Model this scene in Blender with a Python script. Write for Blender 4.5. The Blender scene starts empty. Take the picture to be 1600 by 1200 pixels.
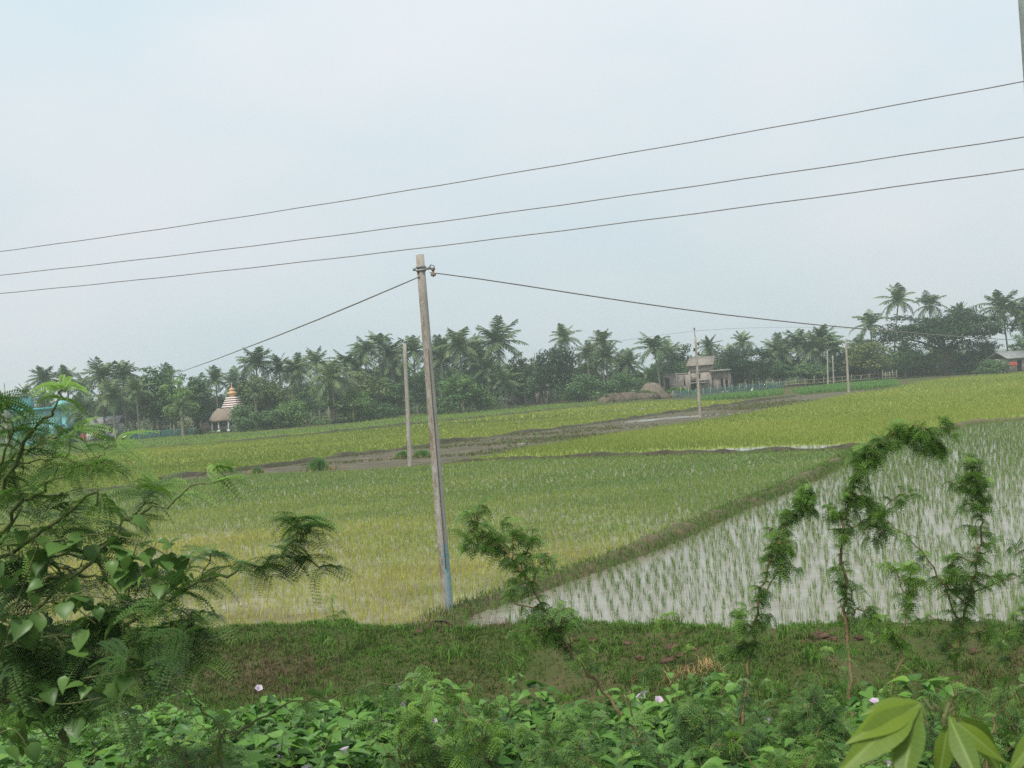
import bpy, math, random
import numpy as np
from mathutils import Matrix, Vector

random.seed(7)
R = np.random.default_rng(11)
SC = bpy.context.scene
COL = SC.collection

# ------------------------------------------------------------------ camera
H = 4.17                      # lens height over the paddy level
F = 1700.0                    # focal length in pixels of a 1600 px wide frame
ROLL, PITCH = math.radians(4.0), math.radians(0.2)
fw = np.array([0, math.cos(PITCH), -math.sin(PITCH)])
wv = np.array([0, math.sin(PITCH), math.cos(PITCH)])
hv = np.array([1.0, 0, 0])
rt = hv * math.cos(ROLL) - wv * math.sin(ROLL)
up = hv * math.sin(ROLL) + wv * math.cos(ROLL)
CAM = np.array([0, 0, H])
cd = bpy.data.cameras.new('camera')
cd.sensor_width = 36.0
cd.lens = 36.0 * F / 1600.0
cd.clip_start, cd.clip_end = 0.05, 6000
cam = bpy.data.objects.new('camera', cd)
COL.objects.link(cam)
M = Matrix(((rt[0], up[0], -fw[0], 0), (rt[1], up[1], -fw[1], 0), (rt[2], up[2], -fw[2], H), (0, 0, 0, 1)))
cam.matrix_world = M
SC.camera = cam
cd.dof.use_dof = True            # small aperture, focused out in the field: the nearest leaves go a little soft
cd.dof.focus_distance = 40.0
cd.dof.aperture_fstop = 9.0

# ------------------------------------------------------------------ sky, sun, exposure
SUN_EL, SUN_AZ = math.radians(58), math.radians(215)     # azimuth clockwise from +Y
wd = bpy.data.worlds.new('World')
SC.world = wd
wd.use_nodes = True
nt = wd.node_tree
nt.nodes.clear()
wo = nt.nodes.new('ShaderNodeOutputWorld')
sky = nt.nodes.new('ShaderNodeTexSky')
sky.sky_type = 'NISHITA'
sky.sun_disc = False
sky.sun_elevation = SUN_EL
sky.sun_rotation = SUN_AZ
sky.dust_density = 4.0
bg1 = nt.nodes.new('ShaderNodeBackground')
bg1.inputs['Strength'].default_value = 0.10
nt.links.new(sky.outputs[0], bg1.inputs[0])
bg2 = nt.nodes.new('ShaderNodeBackground')               # thin even cloud deck
tc = nt.nodes.new('ShaderNodeTexCoord')
mp = nt.nodes.new('ShaderNodeMapping')
mp.inputs['Scale'].default_value = (1.0, 1.0, 2.2)
nz = nt.nodes.new('ShaderNodeTexNoise')
nz.inputs['Scale'].default_value = 2.3
nz.inputs['Detail'].default_value = 5
nz.inputs['Roughness'].default_value = 0.5
rp = nt.nodes.new('ShaderNodeValToRGB')
rp.color_ramp.elements[0].position = 0.38
rp.color_ramp.elements[0].color = (0.645, 0.755, 0.805, 1)
rp.color_ramp.elements[1].position = 0.68
rp.color_ramp.elements[1].color = (0.775, 0.81, 0.835, 1)
sx = nt.nodes.new('ShaderNodeSeparateXYZ')
mr = nt.nodes.new('ShaderNodeMapRange')
mr.inputs[1].default_value = 0.0
mr.inputs[2].default_value = 0.32
mr.inputs[3].default_value = 0.80
mr.inputs[4].default_value = 0.95
vm = nt.nodes.new('ShaderNodeVectorMath')
vm.operation = 'SCALE'
nt.links.new(tc.outputs['Generated'], mp.inputs[0])
nt.links.new(mp.outputs[0], nz.inputs[0])
nt.links.new(nz.outputs['Fac'], rp.inputs[0])
nt.links.new(tc.outputs['Generated'], sx.inputs[0])
nt.links.new(sx.outputs['Z'], mr.inputs[0])
nt.links.new(rp.outputs[0], vm.inputs[0])
nt.links.new(mr.outputs[0], vm.inputs['Scale'])
nt.links.new(vm.outputs[0], bg2.inputs[0])
ms = nt.nodes.new('ShaderNodeMixShader')
ms.inputs[0].default_value = 0.91
nt.links.new(bg1.outputs[0], ms.inputs[1])
nt.links.new(bg2.outputs[0], ms.inputs[2])
nt.links.new(ms.outputs[0], wo.inputs[0])

sl = bpy.data.lights.new('sun', 'SUN')
sl.energy = 2.75
sl.angle = math.radians(12)
sl.color = (1.0, 0.95, 0.86)
so = bpy.data.objects.new('sun', sl)
COL.objects.link(so)
sd = Vector((math.sin(SUN_AZ) * math.cos(SUN_EL), math.cos(SUN_AZ) * math.cos(SUN_EL), math.sin(SUN_EL)))
so.rotation_euler = sd.to_track_quat('Z', 'Y').to_euler()
so.location = (-40, -60, 90)
SC.view_settings.view_transform = 'Standard'
SC.view_settings.look = 'None'
SC.view_settings.exposure = 0.28
SC.view_settings.gamma = 1.0
SC.render.engine = 'CYCLES'
SC.cycles.use_denoising = False
SC.cycles.use_adaptive_sampling = False
SC.cycles.max_bounces = 5
SC.cycles.diffuse_bounces = 3
SC.cycles.glossy_bounces = 2
SC.cycles.transmission_bounces = 3
SC.cycles.volume_bounces = 1
SC.cycles.sample_clamp_indirect = 6

# ------------------------------------------------------------------ pixel rays (measured on the 1600x1200 frame)
def ray(px, py):
    d = fw + (px - 800) / F * rt + (600 - py) / F * up
    return d / d[1]
def P(px, py, d):                     # the point d metres out along a line of sight
    return CAM + ray(px, py) * d
def G(px, py, z=0.0):                 # where a line of sight meets the level z
    r = ray(px, py)
    return CAM + r * ((z - H) / r[2])

# ------------------------------------------------------------------ mesh builder
class MB:
    def __init__(s):
        s.V, s.A, s.Q, s.T, s.n = [], [], [], [], 0
    def add(s, V, quads=None, tris=None, a=None):
        V = np.asarray(V, float).reshape(-1, 3)
        if a is None: a = np.zeros((len(V), 3)) + 0.5
        a = np.asarray(a, float)
        if a.ndim == 1: a = np.stack([a, a * 0, a * 0], 1)
        s.V.append(V); s.A.append(a)
        if quads is not None and len(quads): s.Q.append(np.asarray(quads, int).reshape(-1, 4) + s.n)
        if tris is not None and len(tris): s.T.append(np.asarray(tris, int).reshape(-1, 3) + s.n)
        s.n += len(V)
        return s
    def get(s):
        z4, z3 = np.zeros((0, 4), int), np.zeros((0, 3), int)
        return (np.concatenate(s.V), np.concatenate(s.Q) if s.Q else z4, np.concatenate(s.T) if s.T else z3, np.concatenate(s.A))
    def scatter(s, proto, Rm, T, tint=None):
        """copies of a small proto (V,Q,T,A) under N matrices Rm (N,3,3) and offsets T (N,3)"""
        V, Q, Tr, A = proto
        N = len(Rm)
        if N == 0: return s
        W = np.einsum('nij,vj->nvi', Rm, V) + np.asarray(T)[:, None, :]
        off = (np.arange(N) * len(V))[:, None, None]
        a = np.repeat(A[None], N, 0).copy()
        if tint is not None: a[:, :, 0] = np.clip(a[:, :, 0] + np.asarray(tint)[:, None], 0, 1)
        return s.add(W.reshape(-1, 3), (Q[None] + off).reshape(-1, 4), (Tr[None] + off).reshape(-1, 3), a.reshape(-1, 3))
    def mesh(s, name, mat=None, smooth=False):
        V, Q, T, A = s.get()
        me = bpy.data.meshes.new(name)
        me.vertices.add(len(V))
        me.vertices.foreach_set('co', V.astype(np.float32).ravel())
        nl = Q.size + T.size
        me.loops.add(nl)
        me.loops.foreach_set('vertex_index', np.concatenate([Q.ravel(), T.ravel()]).astype(np.int32))
        me.polygons.add(len(Q) + len(T))
        st = np.concatenate([np.arange(len(Q)) * 4, Q.size + np.arange(len(T)) * 3]).astype(np.int32)
        me.polygons.foreach_set('loop_start', st)
        if smooth: me.polygons.foreach_set('use_smooth', np.ones(len(Q) + len(T), bool))
        me.update(calc_edges=True)
        at = me.attributes.new('col', 'FLOAT_COLOR', 'POINT')
        at.data.foreach_set('color', np.concatenate([A, np.ones((len(A), 1))], 1).astype(np.float32).ravel())
        if mat: me.materials.append(mat)
        return me
    def build(s, name, mat, parent=None, smooth=False, loc=None):
        return link(name, s.mesh(name, mat, smooth), parent, loc)
    # --- shapes
    def box(s, c, size, rz=0.0, taper=1.0, a=None):
        c = np.asarray(c, float); x, y, z = np.asarray(size, float) / 2
        v = np.array([[-x, -y, -z], [x, -y, -z], [x, y, -z], [-x, y, -z],
                      [-x * taper, -y * taper, z], [x * taper, -y * taper, z], [x * taper, y * taper, z], [-x * taper, y * taper, z]])
        cr, sr = math.cos(rz), math.sin(rz)
        v = v @ np.array([[cr, sr, 0], [-sr, cr, 0], [0, 0, 1]]) + c
        return s.add(v, [[0, 3, 2, 1], [4, 5, 6, 7], [0, 1, 5, 4], [1, 2, 6, 5], [2, 3, 7, 6], [3, 0, 4, 7]], a=a)
    def tube(s, pts, rad, n=6, a=None, cap=True):
        pts = np.asarray(pts, float)
        rad = np.broadcast_to(np.asarray(rad, float), (len(pts),))
        d = np.gradient(pts, axis=0)
        d /= np.linalg.norm(d, axis=1)[:, None] + 1e-9
        ref = np.where(np.abs(d[:, 2:3]) > 0.9, np.array([[1.0, 0, 0]]), np.array([[0, 0, 1.0]]))
        if np.abs(d[:, 2]).max() > 0.9 and np.abs(d[:, 2]).min() < 0.9: ref = np.array([[0.35, 0.93, 0.1]]).repeat(len(pts), 0)
        u = np.cross(d, ref); u /= np.linalg.norm(u, axis=1)[:, None] + 1e-9
        v = np.cross(d, u)
        an = np.arange(n) * 2 * math.pi / n
        ring = pts[:, None] + rad[:, None, None] * (np.cos(an)[None, :, None] * u[:, None] + np.sin(an)[None, :, None] * v[:, None])
        V = ring.reshape(-1, 3)
        i = np.arange(len(pts) - 1)[:, None] * n; j = np.arange(n)[None]; k = (j + 1) % n
        Q = np.stack([i + j, i + k, i + n + k, i + n + j], -1).reshape(-1, 4)
        t = []
        if cap:
            V = np.concatenate([V, pts[:1], pts[-1:]])
            m = len(pts) * n
            for q in range(n):
                t.append([m, (q + 1) % n, q]); t.append([m + 1, m - n + q, m - n + (q + 1) % n])
        return s.add(V, Q, t, a=None if a is None else np.full(len(V), a))
    def lathe(s, prof, n=16, c=(0, 0, 0), square=0.0):
        c = np.asarray(c, float)
        an = (np.arange(n) + 0.5) * 2 * math.pi / n
        k = 1.0
        if square: k = 1 / np.maximum(abs(np.cos(an)), abs(np.sin(an))) ** square
        V = np.array([[r * k_ * math.cos(t), r * k_ * math.sin(t), z] for r, z in prof for t, k_ in zip(an, np.broadcast_to(k, (n,)))]) + c
        Q = [[i * n + j, i * n + (j + 1) % n, (i + 1) * n + (j + 1) % n, (i + 1) * n + j] for i in range(len(prof) - 1) for j in range(n)]
        return s.add(V, Q)

def link(name, me, parent=None, loc=None):
    o = bpy.data.objects.new(name, me)
    COL.objects.link(o)
    if parent is not None: o.parent = parent
    if loc is not None: o.location = tuple(float(q) for q in loc)
    return o
def thing(name, label, cat, loc=(0, 0, 0), rz=0.0, group=None):
    o = bpy.data.objects.new(name, None)
    o.empty_display_size = 0.2
    COL.objects.link(o)
    o.location = tuple(float(q) for q in loc); o.rotation_euler = (0, 0, rz)
    return tag(o, label, cat, group)
def tag(o, label, cat, group=None):
    o['label'] = label; o['category'] = cat
    if group: o['group'] = group
    return o
def kind(o, k, label=None):
    o['kind'] = k
    if label: o['label'] = label
    return o

# ------------------------------------------------------------------ materials
def N(nt, t, **kw):
    n = nt.nodes.new(t)
    for k, v in kw.items(): setattr(n, k, v)
    return n
def newmat(name):
    m = bpy.data.materials.new(name); m.use_nodes = True
    nt = m.node_tree; b = nt.nodes['Principled BSDF']; o = nt.nodes['Material Output']
    return m, nt, b, o
def mixc(nt, f, a, b):
    m = N(nt, 'ShaderNodeMix', data_type='RGBA')
    for s, x in ((0, f), (6, a), (7, b)):
        if isinstance(x, bpy.types.NodeSocket): nt.links.new(x, m.inputs[s])
        else: m.inputs[s].default_value = x if s == 0 else (*x, 1)
    return m.outputs[2]
def noise(nt, scale, detail=4, rough=0.55, lo=0.35, hi=0.65, coord='Object', stretch=None):
    t = N(nt, 'ShaderNodeTexCoord'); n = N(nt, 'ShaderNodeTexNoise')
    n.inputs['Scale'].default_value = scale; n.inputs['Detail'].default_value = detail; n.inputs['Roughness'].default_value = rough
    src = t.outputs[coord]
    if stretch:
        mp = N(nt, 'ShaderNodeMapping'); mp.inputs['Scale'].default_value = stretch
        nt.links.new(src, mp.inputs[0]); src = mp.outputs[0]
    nt.links.new(src, n.inputs['Vector'])
    r = N(nt, 'ShaderNodeMapRange'); r.inputs[1].default_value = lo; r.inputs[2].default_value = hi
    nt.links.new(n.outputs['Fac'], r.inputs[0])
    return r.outputs[0]
def bump(nt, b, h, strength=0.4, dist=0.02):
    n = N(nt, 'ShaderNodeBump'); n.inputs['Strength'].default_value = strength; n.inputs['Distance'].default_value = dist
    nt.links.new(h, n.inputs['Height']); nt.links.new(n.outputs[0], b.inputs['Normal'])
def math2(nt, op, a, b=None):
    m = N(nt, 'ShaderNodeMath', operation=op)
    for i, x in enumerate((a, b)):
        if x is None: continue
        if isinstance(x, bpy.types.NodeSocket): nt.links.new(x, m.inputs[i])
        else: m.inputs[i].default_value = x
    return m.outputs[0]

def leafmat(name, c1, c2, trans=0.3, rough=0.5, rib=None, objvar=0.0, spec=0.35, c3=None):
    """leaf: two colours mixed by the leaf's own tint, light passing through it"""
    m, nt, b, o = newmat(name)
    at = N(nt, 'ShaderNodeAttribute', attribute_name='col')
    sp = N(nt, 'ShaderNodeSeparateColor'); nt.links.new(at.outputs['Color'], sp.inputs[0])
    if c3 is None: c = mixc(nt, sp.outputs[0], c1, c2)
    else:
        rp = N(nt, 'ShaderNodeValToRGB'); e = rp.color_ramp.elements
        e[0].color = (*c1, 1); e[1].position = 0.5; e[1].color = (*c2, 1)
        q = e.new(1.0); q.color = (*c3, 1)
        nt.links.new(sp.outputs[0], rp.inputs[0]); c = rp.outputs[0]
    if objvar:
        oi = N(nt, 'ShaderNodeObjectInfo'); hs = N(nt, 'ShaderNodeHueSaturation')
        nt.links.new(c, hs.inputs['Color'])
        v = N(nt, 'ShaderNodeMapRange'); v.inputs[3].default_value = 1 - objvar; v.inputs[4].default_value = 1 + objvar
        nt.links.new(oi.outputs['Random'], v.inputs[0]); nt.links.new(v.outputs[0], hs.inputs['Value'])
        w = N(nt, 'ShaderNodeMapRange'); w.inputs[3].default_value = 0.5 + objvar * 0.05; w.inputs[4].default_value = 0.5 - objvar * 0.07
        nt.links.new(oi.outputs['Random'], w.inputs[0]); nt.links.new(w.outputs[0], hs.inputs['Hue'])
        c = hs.outputs[0]
    if rib:                                   # g = distance from the midrib, b = along the leaf
        e = N(nt, 'ShaderNodeMapRange'); e.inputs[1].default_value = 0.012; e.inputs[2].default_value = 0.04
        nt.links.new(sp.outputs[1], e.inputs[0])
        w = math2(nt, 'SINE', math2(nt, 'MULTIPLY', math2(nt, 'SUBTRACT', sp.outputs[2], math2(nt, 'MULTIPLY', sp.outputs[1], 0.16)), 88.0))
        w2 = N(nt, 'ShaderNodeMapRange'); w2.inputs[1].default_value = 0.8; w2.inputs[2].default_value = 1.0; w2.inputs[3].default_value = 1.0; w2.inputs[4].default_value = 0.74
        nt.links.new(w, w2.inputs[0])
        c = mixc(nt, math2(nt, 'MULTIPLY', e.outputs[0], w2.outputs[0]), rib, c)
    nt.links.new(c, b.inputs['Base Color'])
    b.inputs['Roughness'].default_value = rough
    b.inputs['Specular IOR Level'].default_value = spec
    if trans:
        t = N(nt, 'ShaderNodeBsdfTranslucent'); nt.links.new(c, t.inputs[0])
        x = N(nt, 'ShaderNodeMixShader'); x.inputs[0].default_value = trans
        nt.links.new(b.outputs[0], x.inputs[1]); nt.links.new(t.outputs[0], x.inputs[2]); nt.links.new(x.outputs[0], o.inputs[0])
    return m
def plain(name, c1, c2, scale=6.0, rough=0.85, bmp=0.3, lo=0.35, hi=0.65, dist=0.02, stretch=None, spec=0.3):
    m, nt, b, o = newmat(name)
    f = noise(nt, scale, 6, 0.6, lo, hi, stretch=stretch)
    nt.links.new(mixc(nt, f, c1, c2), b.inputs['Base Color'])
    b.inputs['Roughness'].default_value = rough
    b.inputs['Specular IOR Level'].default_value = spec
    if bmp: bump(nt, b, noise(nt, scale * 3, 6, 0.65, 0.2, 0.8, stretch=stretch), bmp, dist)
    return m

# leaves and grasses
M_rice_r = leafmat('rice_green', (0.12, 0.20, 0.050), (0.22, 0.32, 0.085), 0.35, 0.5, spec=0.06)
M_rice_m = leafmat('rice_mixed', (0.155, 0.265, 0.07), (0.28, 0.365, 0.09), 0.35, 0.5, c3=(0.52, 0.49, 0.11), spec=0.06)
M_rice_q = leafmat('rice_yellowgreen', (0.17, 0.24, 0.05), (0.27, 0.33, 0.07), 0.35, 0.5, c3=(0.36, 0.39, 0.09), spec=0.06)
M_rice_n = leafmat('rice_nursery', (0.11, 0.24, 0.06), (0.19, 0.35, 0.09), 0.35, 0.5, spec=0.06)
M_bank = leafmat('bank_grass', (0.165, 0.130, 0.060), (0.092, 0.160, 0.032), 0.25, 0.6, c3=(0.12, 0.255, 0.040), spec=0.06)
M_dry = leafmat('dry_weeds', (0.11, 0.065, 0.040), (0.19, 0.12, 0.07), 0.2, 0.7)
M_straw = leafmat('straw', (0.34, 0.22, 0.09), (0.50, 0.36, 0.15), 0.2, 0.6)
M_palm = leafmat('palm_frond', (0.052, 0.105, 0.044), (0.15, 0.22, 0.085), 0.15, 0.45, objvar=0.22)
M_date = leafmat('date_frond', (0.055, 0.105, 0.042), (0.125, 0.185, 0.078), 0.15, 0.5, objvar=0.15)
M_ldark = leafmat('leaf_dark', (0.018, 0.045, 0.020), (0.046, 0.098, 0.036), 0.15, 0.5, objvar=0.15)
M_lmid = leafmat('leaf_mid', (0.045, 0.110, 0.040), (0.125, 0.23, 0.070), 0.18, 0.5, objvar=0.2)
M_llite = leafmat('leaf_light', (0.085, 0.175, 0.048), (0.185, 0.32, 0.080), 0.2, 0.5, objvar=0.2)
M_lolive = leafmat('leaf_olive', (0.070, 0.115, 0.036), (0.150, 0.20, 0.058), 0.18, 0.55, objvar=0.2)
M_ban = leafmat('banana_leaf', (0.06, 0.11, 0.03), (0.13, 0.19, 0.05), 0.25, 0.45)
M_aca = leafmat('acacia_leaf', (0.048, 0.110, 0.038), (0.105, 0.205, 0.050), 0.25, 0.5, c3=(0.20, 0.36, 0.05))
M_vine = leafmat('vine_leaf', (0.055, 0.125, 0.032), (0.14, 0.26, 0.055), 0.3, 0.4, rib=(0.13, 0.22, 0.06))
M_ipo = leafmat('morning_glory_leaf', (0.062, 0.165, 0.030), (0.14, 0.30, 0.050), 0.3, 0.42, rib=(0.12, 0.22, 0.06), c3=(0.20, 0.37, 0.06))
M_mango = leafmat('mango_leaf', (0.060, 0.130, 0.030), (0.13, 0.215, 0.028), 0.4, 0.48, rib=(0.24, 0.34, 0.08), spec=0.35, c3=(0.21, 0.30, 0.022))
M_flower = leafmat('pale_petal', (0.55, 0.40, 0.56), (0.72, 0.62, 0.74), 0.3, 0.6)
# bark, timber, concrete
M_bark = plain('bark', (0.10, 0.075, 0.05), (0.20, 0.16, 0.12), 12, 0.9, 0.5)
M_palmbark = plain('palm_bark', (0.16, 0.14, 0.11), (0.28, 0.25, 0.20), 4, 0.9, 0.5, stretch=(1, 1, 6))
M_twig = plain('green_twig', (0.075, 0.10, 0.03), (0.14, 0.15, 0.055), 20, 0.7, 0.2)
M_twigb = plain('brown_twig', (0.14, 0.09, 0.045), (0.24, 0.17, 0.09), 20, 0.8, 0.3)
M_steel = plain('grey_steel', (0.20, 0.21, 0.21), (0.30, 0.31, 0.31), 20, 0.5, 0.1)
M_iron = plain('rusty_iron', (0.06, 0.05, 0.045), (0.14, 0.10, 0.08), 20, 0.7, 0.2)
M_porc = plain('glazed_porcelain', (0.20, 0.15, 0.12), (0.28, 0.22, 0.18), 9, 0.25, 0.0)
M_wire = plain('weathered_wire', (0.16, 0.14, 0.13), (0.24, 0.21, 0.19), 5, 0.6, 0.0)
M_conc = plain('pole_concrete', (0.30, 0.28, 0.25), (0.42, 0.40, 0.36), 7, 0.9, 0.3)
M_concg = plain('grey_green_concrete', (0.30, 0.33, 0.31), (0.42, 0.45, 0.42), 6, 0.9, 0.3)
M_brick = plain('raw_brick_and_plaster', (0.20, 0.165, 0.145), (0.36, 0.31, 0.275), 2.2, 0.95, 0.3)
M_slab = plain('cast_slab', (0.24, 0.22, 0.20), (0.36, 0.34, 0.32), 2, 0.9, 0.2)
M_roofr = plain('pale_tile_roof', (0.19, 0.165, 0.14), (0.31, 0.27, 0.235), 2.5, 0.85, 0.2)
M_dark = plain('dark_interior', (0.018, 0.018, 0.02), (0.03, 0.03, 0.03), 3, 0.9, 0.0)  # near-black colour painted as indoor shade; also colours the egret legs
M_turq = plain('turquoise_wall', (0.16, 0.46, 0.47), (0.25, 0.56, 0.56), 1.2, 0.8, 0.1)
M_turqd = plain('deep_turquoise_band', (0.05, 0.30, 0.33), (0.09, 0.38, 0.40), 1.2, 0.8, 0.1)
M_white = plain('whitewash', (0.66, 0.65, 0.62), (0.82, 0.81, 0.79), 1.5, 0.8, 0.1)
M_red = plain('temple_red', (0.40, 0.075, 0.05), (0.52, 0.12, 0.08), 2, 0.7, 0.1)
M_orange = plain('temple_ochre', (0.52, 0.27, 0.15), (0.68, 0.42, 0.25), 2, 0.6, 0.1)
M_thatch = plain('grey_thatch', (0.19, 0.15, 0.12), (0.34, 0.28, 0.225), 5, 0.95, 0.6, stretch=(3, 3, 0.6), dist=0.05)
M_sheet = plain('tin_sheet', (0.17, 0.175, 0.18), (0.29, 0.29, 0.29), 2, 0.5, 0.1)
M_redp = plain('red_paint', (0.36, 0.045, 0.035), (0.46, 0.08, 0.06), 2, 0.6, 0.1)
M_net = plain('turquoise_net', (0.09, 0.25, 0.24), (0.16, 0.34, 0.32), 3, 0.8, 0.0)
M_bamboo = plain('weathered_bamboo', (0.24, 0.20, 0.14), (0.38, 0.33, 0.25), 8, 0.8, 0.1)
M_hay = plain('old_hay', (0.12, 0.095, 0.07), (0.24, 0.19, 0.145), 4, 0.95, 0.7, dist=0.06)
M_clod = plain('red_clay', (0.11, 0.068, 0.042), (0.25, 0.155, 0.10), 14, 0.95, 1.0, dist=0.04)
M_mud = plain('dug_mud', (0.070, 0.055, 0.040), (0.155, 0.12, 0.085), 2.5, 0.9, 0.6, dist=0.08)
M_egret = plain('white_feathers', (0.78, 0.78, 0.76), (0.86, 0.86, 0.85), 9, 0.8, 0.0)
M_yel = plain('yellow_beak', (0.6, 0.4, 0.05), (0.6, 0.4, 0.05), 9, 0.5, 0.0)

def m_pole(name, blue):
    """cast concrete, brown lichen streaks, old blue paint on one face low down"""
    m, nt, b, o = newmat(name)
    base = mixc(nt, noise(nt, 3.0, 6, 0.6, 0.3, 0.7, stretch=(1, 1, 0.35)), (0.33, 0.31, 0.275), (0.46, 0.44, 0.40))
    t = N(nt, 'ShaderNodeTexCoord')
    sep = N(nt, 'ShaderNodeSeparateXYZ'); nt.links.new(t.outputs['Normal'], sep.inputs[0])
    sp = N(nt, 'ShaderNodeSeparateXYZ'); nt.links.new(t.outputs['Object'], sp.inputs[0])
    face = N(nt, 'ShaderNodeMapRange'); face.inputs[1].default_value = 0.3; face.inputs[2].default_value = 0.8
    nt.links.new(math2(nt, 'MULTIPLY', sep.outputs[1], -1.0), face.inputs[0])
    lich = noise(nt, 9.0, 8, 0.75, 0.42, 0.60, stretch=(1, 1, 0.5))
    c = mixc(nt, math2(nt, 'MULTIPLY', lich, math2(nt, 'ADD', math2(nt, 'MULTIPLY', face.outputs[0], 0.85), 0.12)), base, (0.20, 0.135, 0.085))
    if blue:
        zr = N(nt, 'ShaderNodeMapRange'); zr.inputs[1].default_value = 0.36; zr.inputs[2].default_value = 0.60
        nt.links.new(sp.outputs[2], zr.inputs[0])
        z2 = N(nt, 'ShaderNodeMapRange'); z2.inputs[1].default_value = 1.64; z2.inputs[2].default_value = 1.52
        nt.links.new(sp.outputs[2], z2.inputs[0])
        f2 = N(nt, 'ShaderNodeMapRange'); f2.inputs[1].default_value = 0.55; f2.inputs[2].default_value = 0.75
        nt.links.new(math2(nt, 'MULTIPLY', sep.outputs[0], 1.0), f2.inputs[0])
        k = math2(nt, 'MULTIPLY', math2(nt, 'MULTIPLY', zr.outputs[0], z2.outputs[0]), math2(nt, 'MULTIPLY', f2.outputs[0], noise(nt, 11, 8, 0.8, 0.42, 0.52)))
        c = mixc(nt, math2(nt, 'MULTIPLY', k, 0.85), c, (0.16, 0.34, 0.40))
    nt.links.new(c, b.inputs['Base Color'])
    b.inputs['Roughness'].default_value = 0.9
    bump(nt, b, noise(nt, 26, 8, 0.7, 0.2, 0.8), 0.5, 0.01)
    return m
M_pole = m_pole('pole_concrete_streaked', True)
M_pole2 = m_pole('pole_concrete_plain', False)

def m_water(name, mud1, mud2, rough, patch, ripple=0.10, hi=0.62):
    """shallow muddy water lying over silt: wet sheen with drier patches"""
    m, nt, b, o = newmat(name)
    f = noise(nt, 0.55, 6, 0.6, 0.4, hi)
    g = noise(nt, 2.4, 6, 0.6, 0.35, 0.7)
    c = mixc(nt, g, mud1, mud2)
    c = mixc(nt, math2(nt, 'MULTIPLY', f, patch), c, (0.13, 0.11, 0.06))
    nt.links.new(c, b.inputs['Base Color'])
    r = N(nt, 'ShaderNodeMapRange'); r.inputs[3].default_value = rough; r.inputs[4].default_value = rough + 0.5 * patch
    nt.links.new(f, r.inputs[0]); nt.links.new(r.outputs[0], b.inputs['Roughness'])
    b.inputs['IOR'].default_value = 1.33
    b.inputs['Specular IOR Level'].default_value = 0.5
    bump(nt, b, noise(nt, 7, 4, 0.5, 0.2, 0.8), ripple, 0.01)
    return m
M_water = m_water('flooded_silt', (0.20, 0.19, 0.145), (0.29, 0.275, 0.215), 0.12, 0.3, ripple=0.25, hi=0.75)
M_water2 = m_water('wet_paddy_mud', (0.20, 0.19, 0.12), (0.32, 0.30, 0.22), 0.22, 0.9, ripple=0.3)
M_puddle = m_water('standing_water', (0.30, 0.29, 0.26), (0.40, 0.38, 0.35), 0.12, 0.1)

def m_field(name, c1, c2, c3):
    m, nt, b, o = newmat(name)
    c = mixc(nt, noise(nt, 0.09, 5, 0.6, 0.35, 0.65, stretch=(0.5, 1.4, 1)), c1, c2)
    c = mixc(nt, noise(nt, 1.1, 7, 0.7, 0.5, 0.8), c, c3)
    nt.links.new(c, b.inputs['Base Color'])
    b.inputs['Roughness'].default_value = 0.9
    b.inputs['Specular IOR Level'].default_value = 0.15
    bump(nt, b, noise(nt, 5, 6, 0.7, 0.2, 0.8), 0.6, 0.08)
    return m
M_fq = m_field('yellowgreen_paddy_floor', (0.21, 0.27, 0.055), (0.26, 0.31, 0.07), (0.13, 0.18, 0.04))
M_fu = m_field('strip_paddy_floor', (0.16, 0.21, 0.032), (0.25, 0.27, 0.045), (0.10, 0.13, 0.03))
M_ff = m_field('far_strip_floor', (0.085, 0.145, 0.03), (0.13, 0.19, 0.038), (0.07, 0.10, 0.025))
M_plough = plain('ploughed_mud', (0.070, 0.062, 0.036), (0.155, 0.135, 0.085), 0.8, 0.75, 0.9, dist=0.12, spec=0.2, stretch=(0.6, 1.6, 1))
def m_ground():
    m, nt, b, o = newmat('earth_and_weeds')
    c = mixc(nt, noise(nt, 0.5, 7, 0.65, 0.38, 0.62), (0.075, 0.095, 0.028), (0.14, 0.11, 0.062))
    c = mixc(nt, noise(nt, 5, 7, 0.7, 0.40, 0.7), c, (0.060, 0.090, 0.024))
    nt.links.new(c, b.inputs['Base Color'])
    b.inputs['Roughness'].default_value = 0.95
    b.inputs['Specular IOR Level'].default_value = 0.1
    bump(nt, b, noise(nt, 9, 8, 0.7, 0.2, 0.8), 0.8, 0.06)
    return m
M_ground = m_ground()
def m_bund(name, green, br1=(0.10, 0.075, 0.042), br2=(0.21, 0.155, 0.09)):
    m, nt, b, o = newmat(name)
    c = mixc(nt, noise(nt, 3.0, 7, 0.7, 0.35, 0.65), br1, br2)
    c = mixc(nt, math2(nt, 'MULTIPLY', noise(nt, 1.3, 6, 0.7, 0.42, 0.6), green), c, (0.07, 0.11, 0.028))
    nt.links.new(c, b.inputs['Base Color'])
    b.inputs['Roughness'].default_value = 0.95
    bump(nt, b, noise(nt, 10, 8, 0.7, 0.2, 0.8), 0.9, 0.05)
    return m
M_bund = m_bund('bund_earth', 0.75)
M_bundd = m_bund('dark_bund_earth', 0.35, (0.030, 0.025, 0.016), (0.085, 0.066, 0.042))

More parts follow.
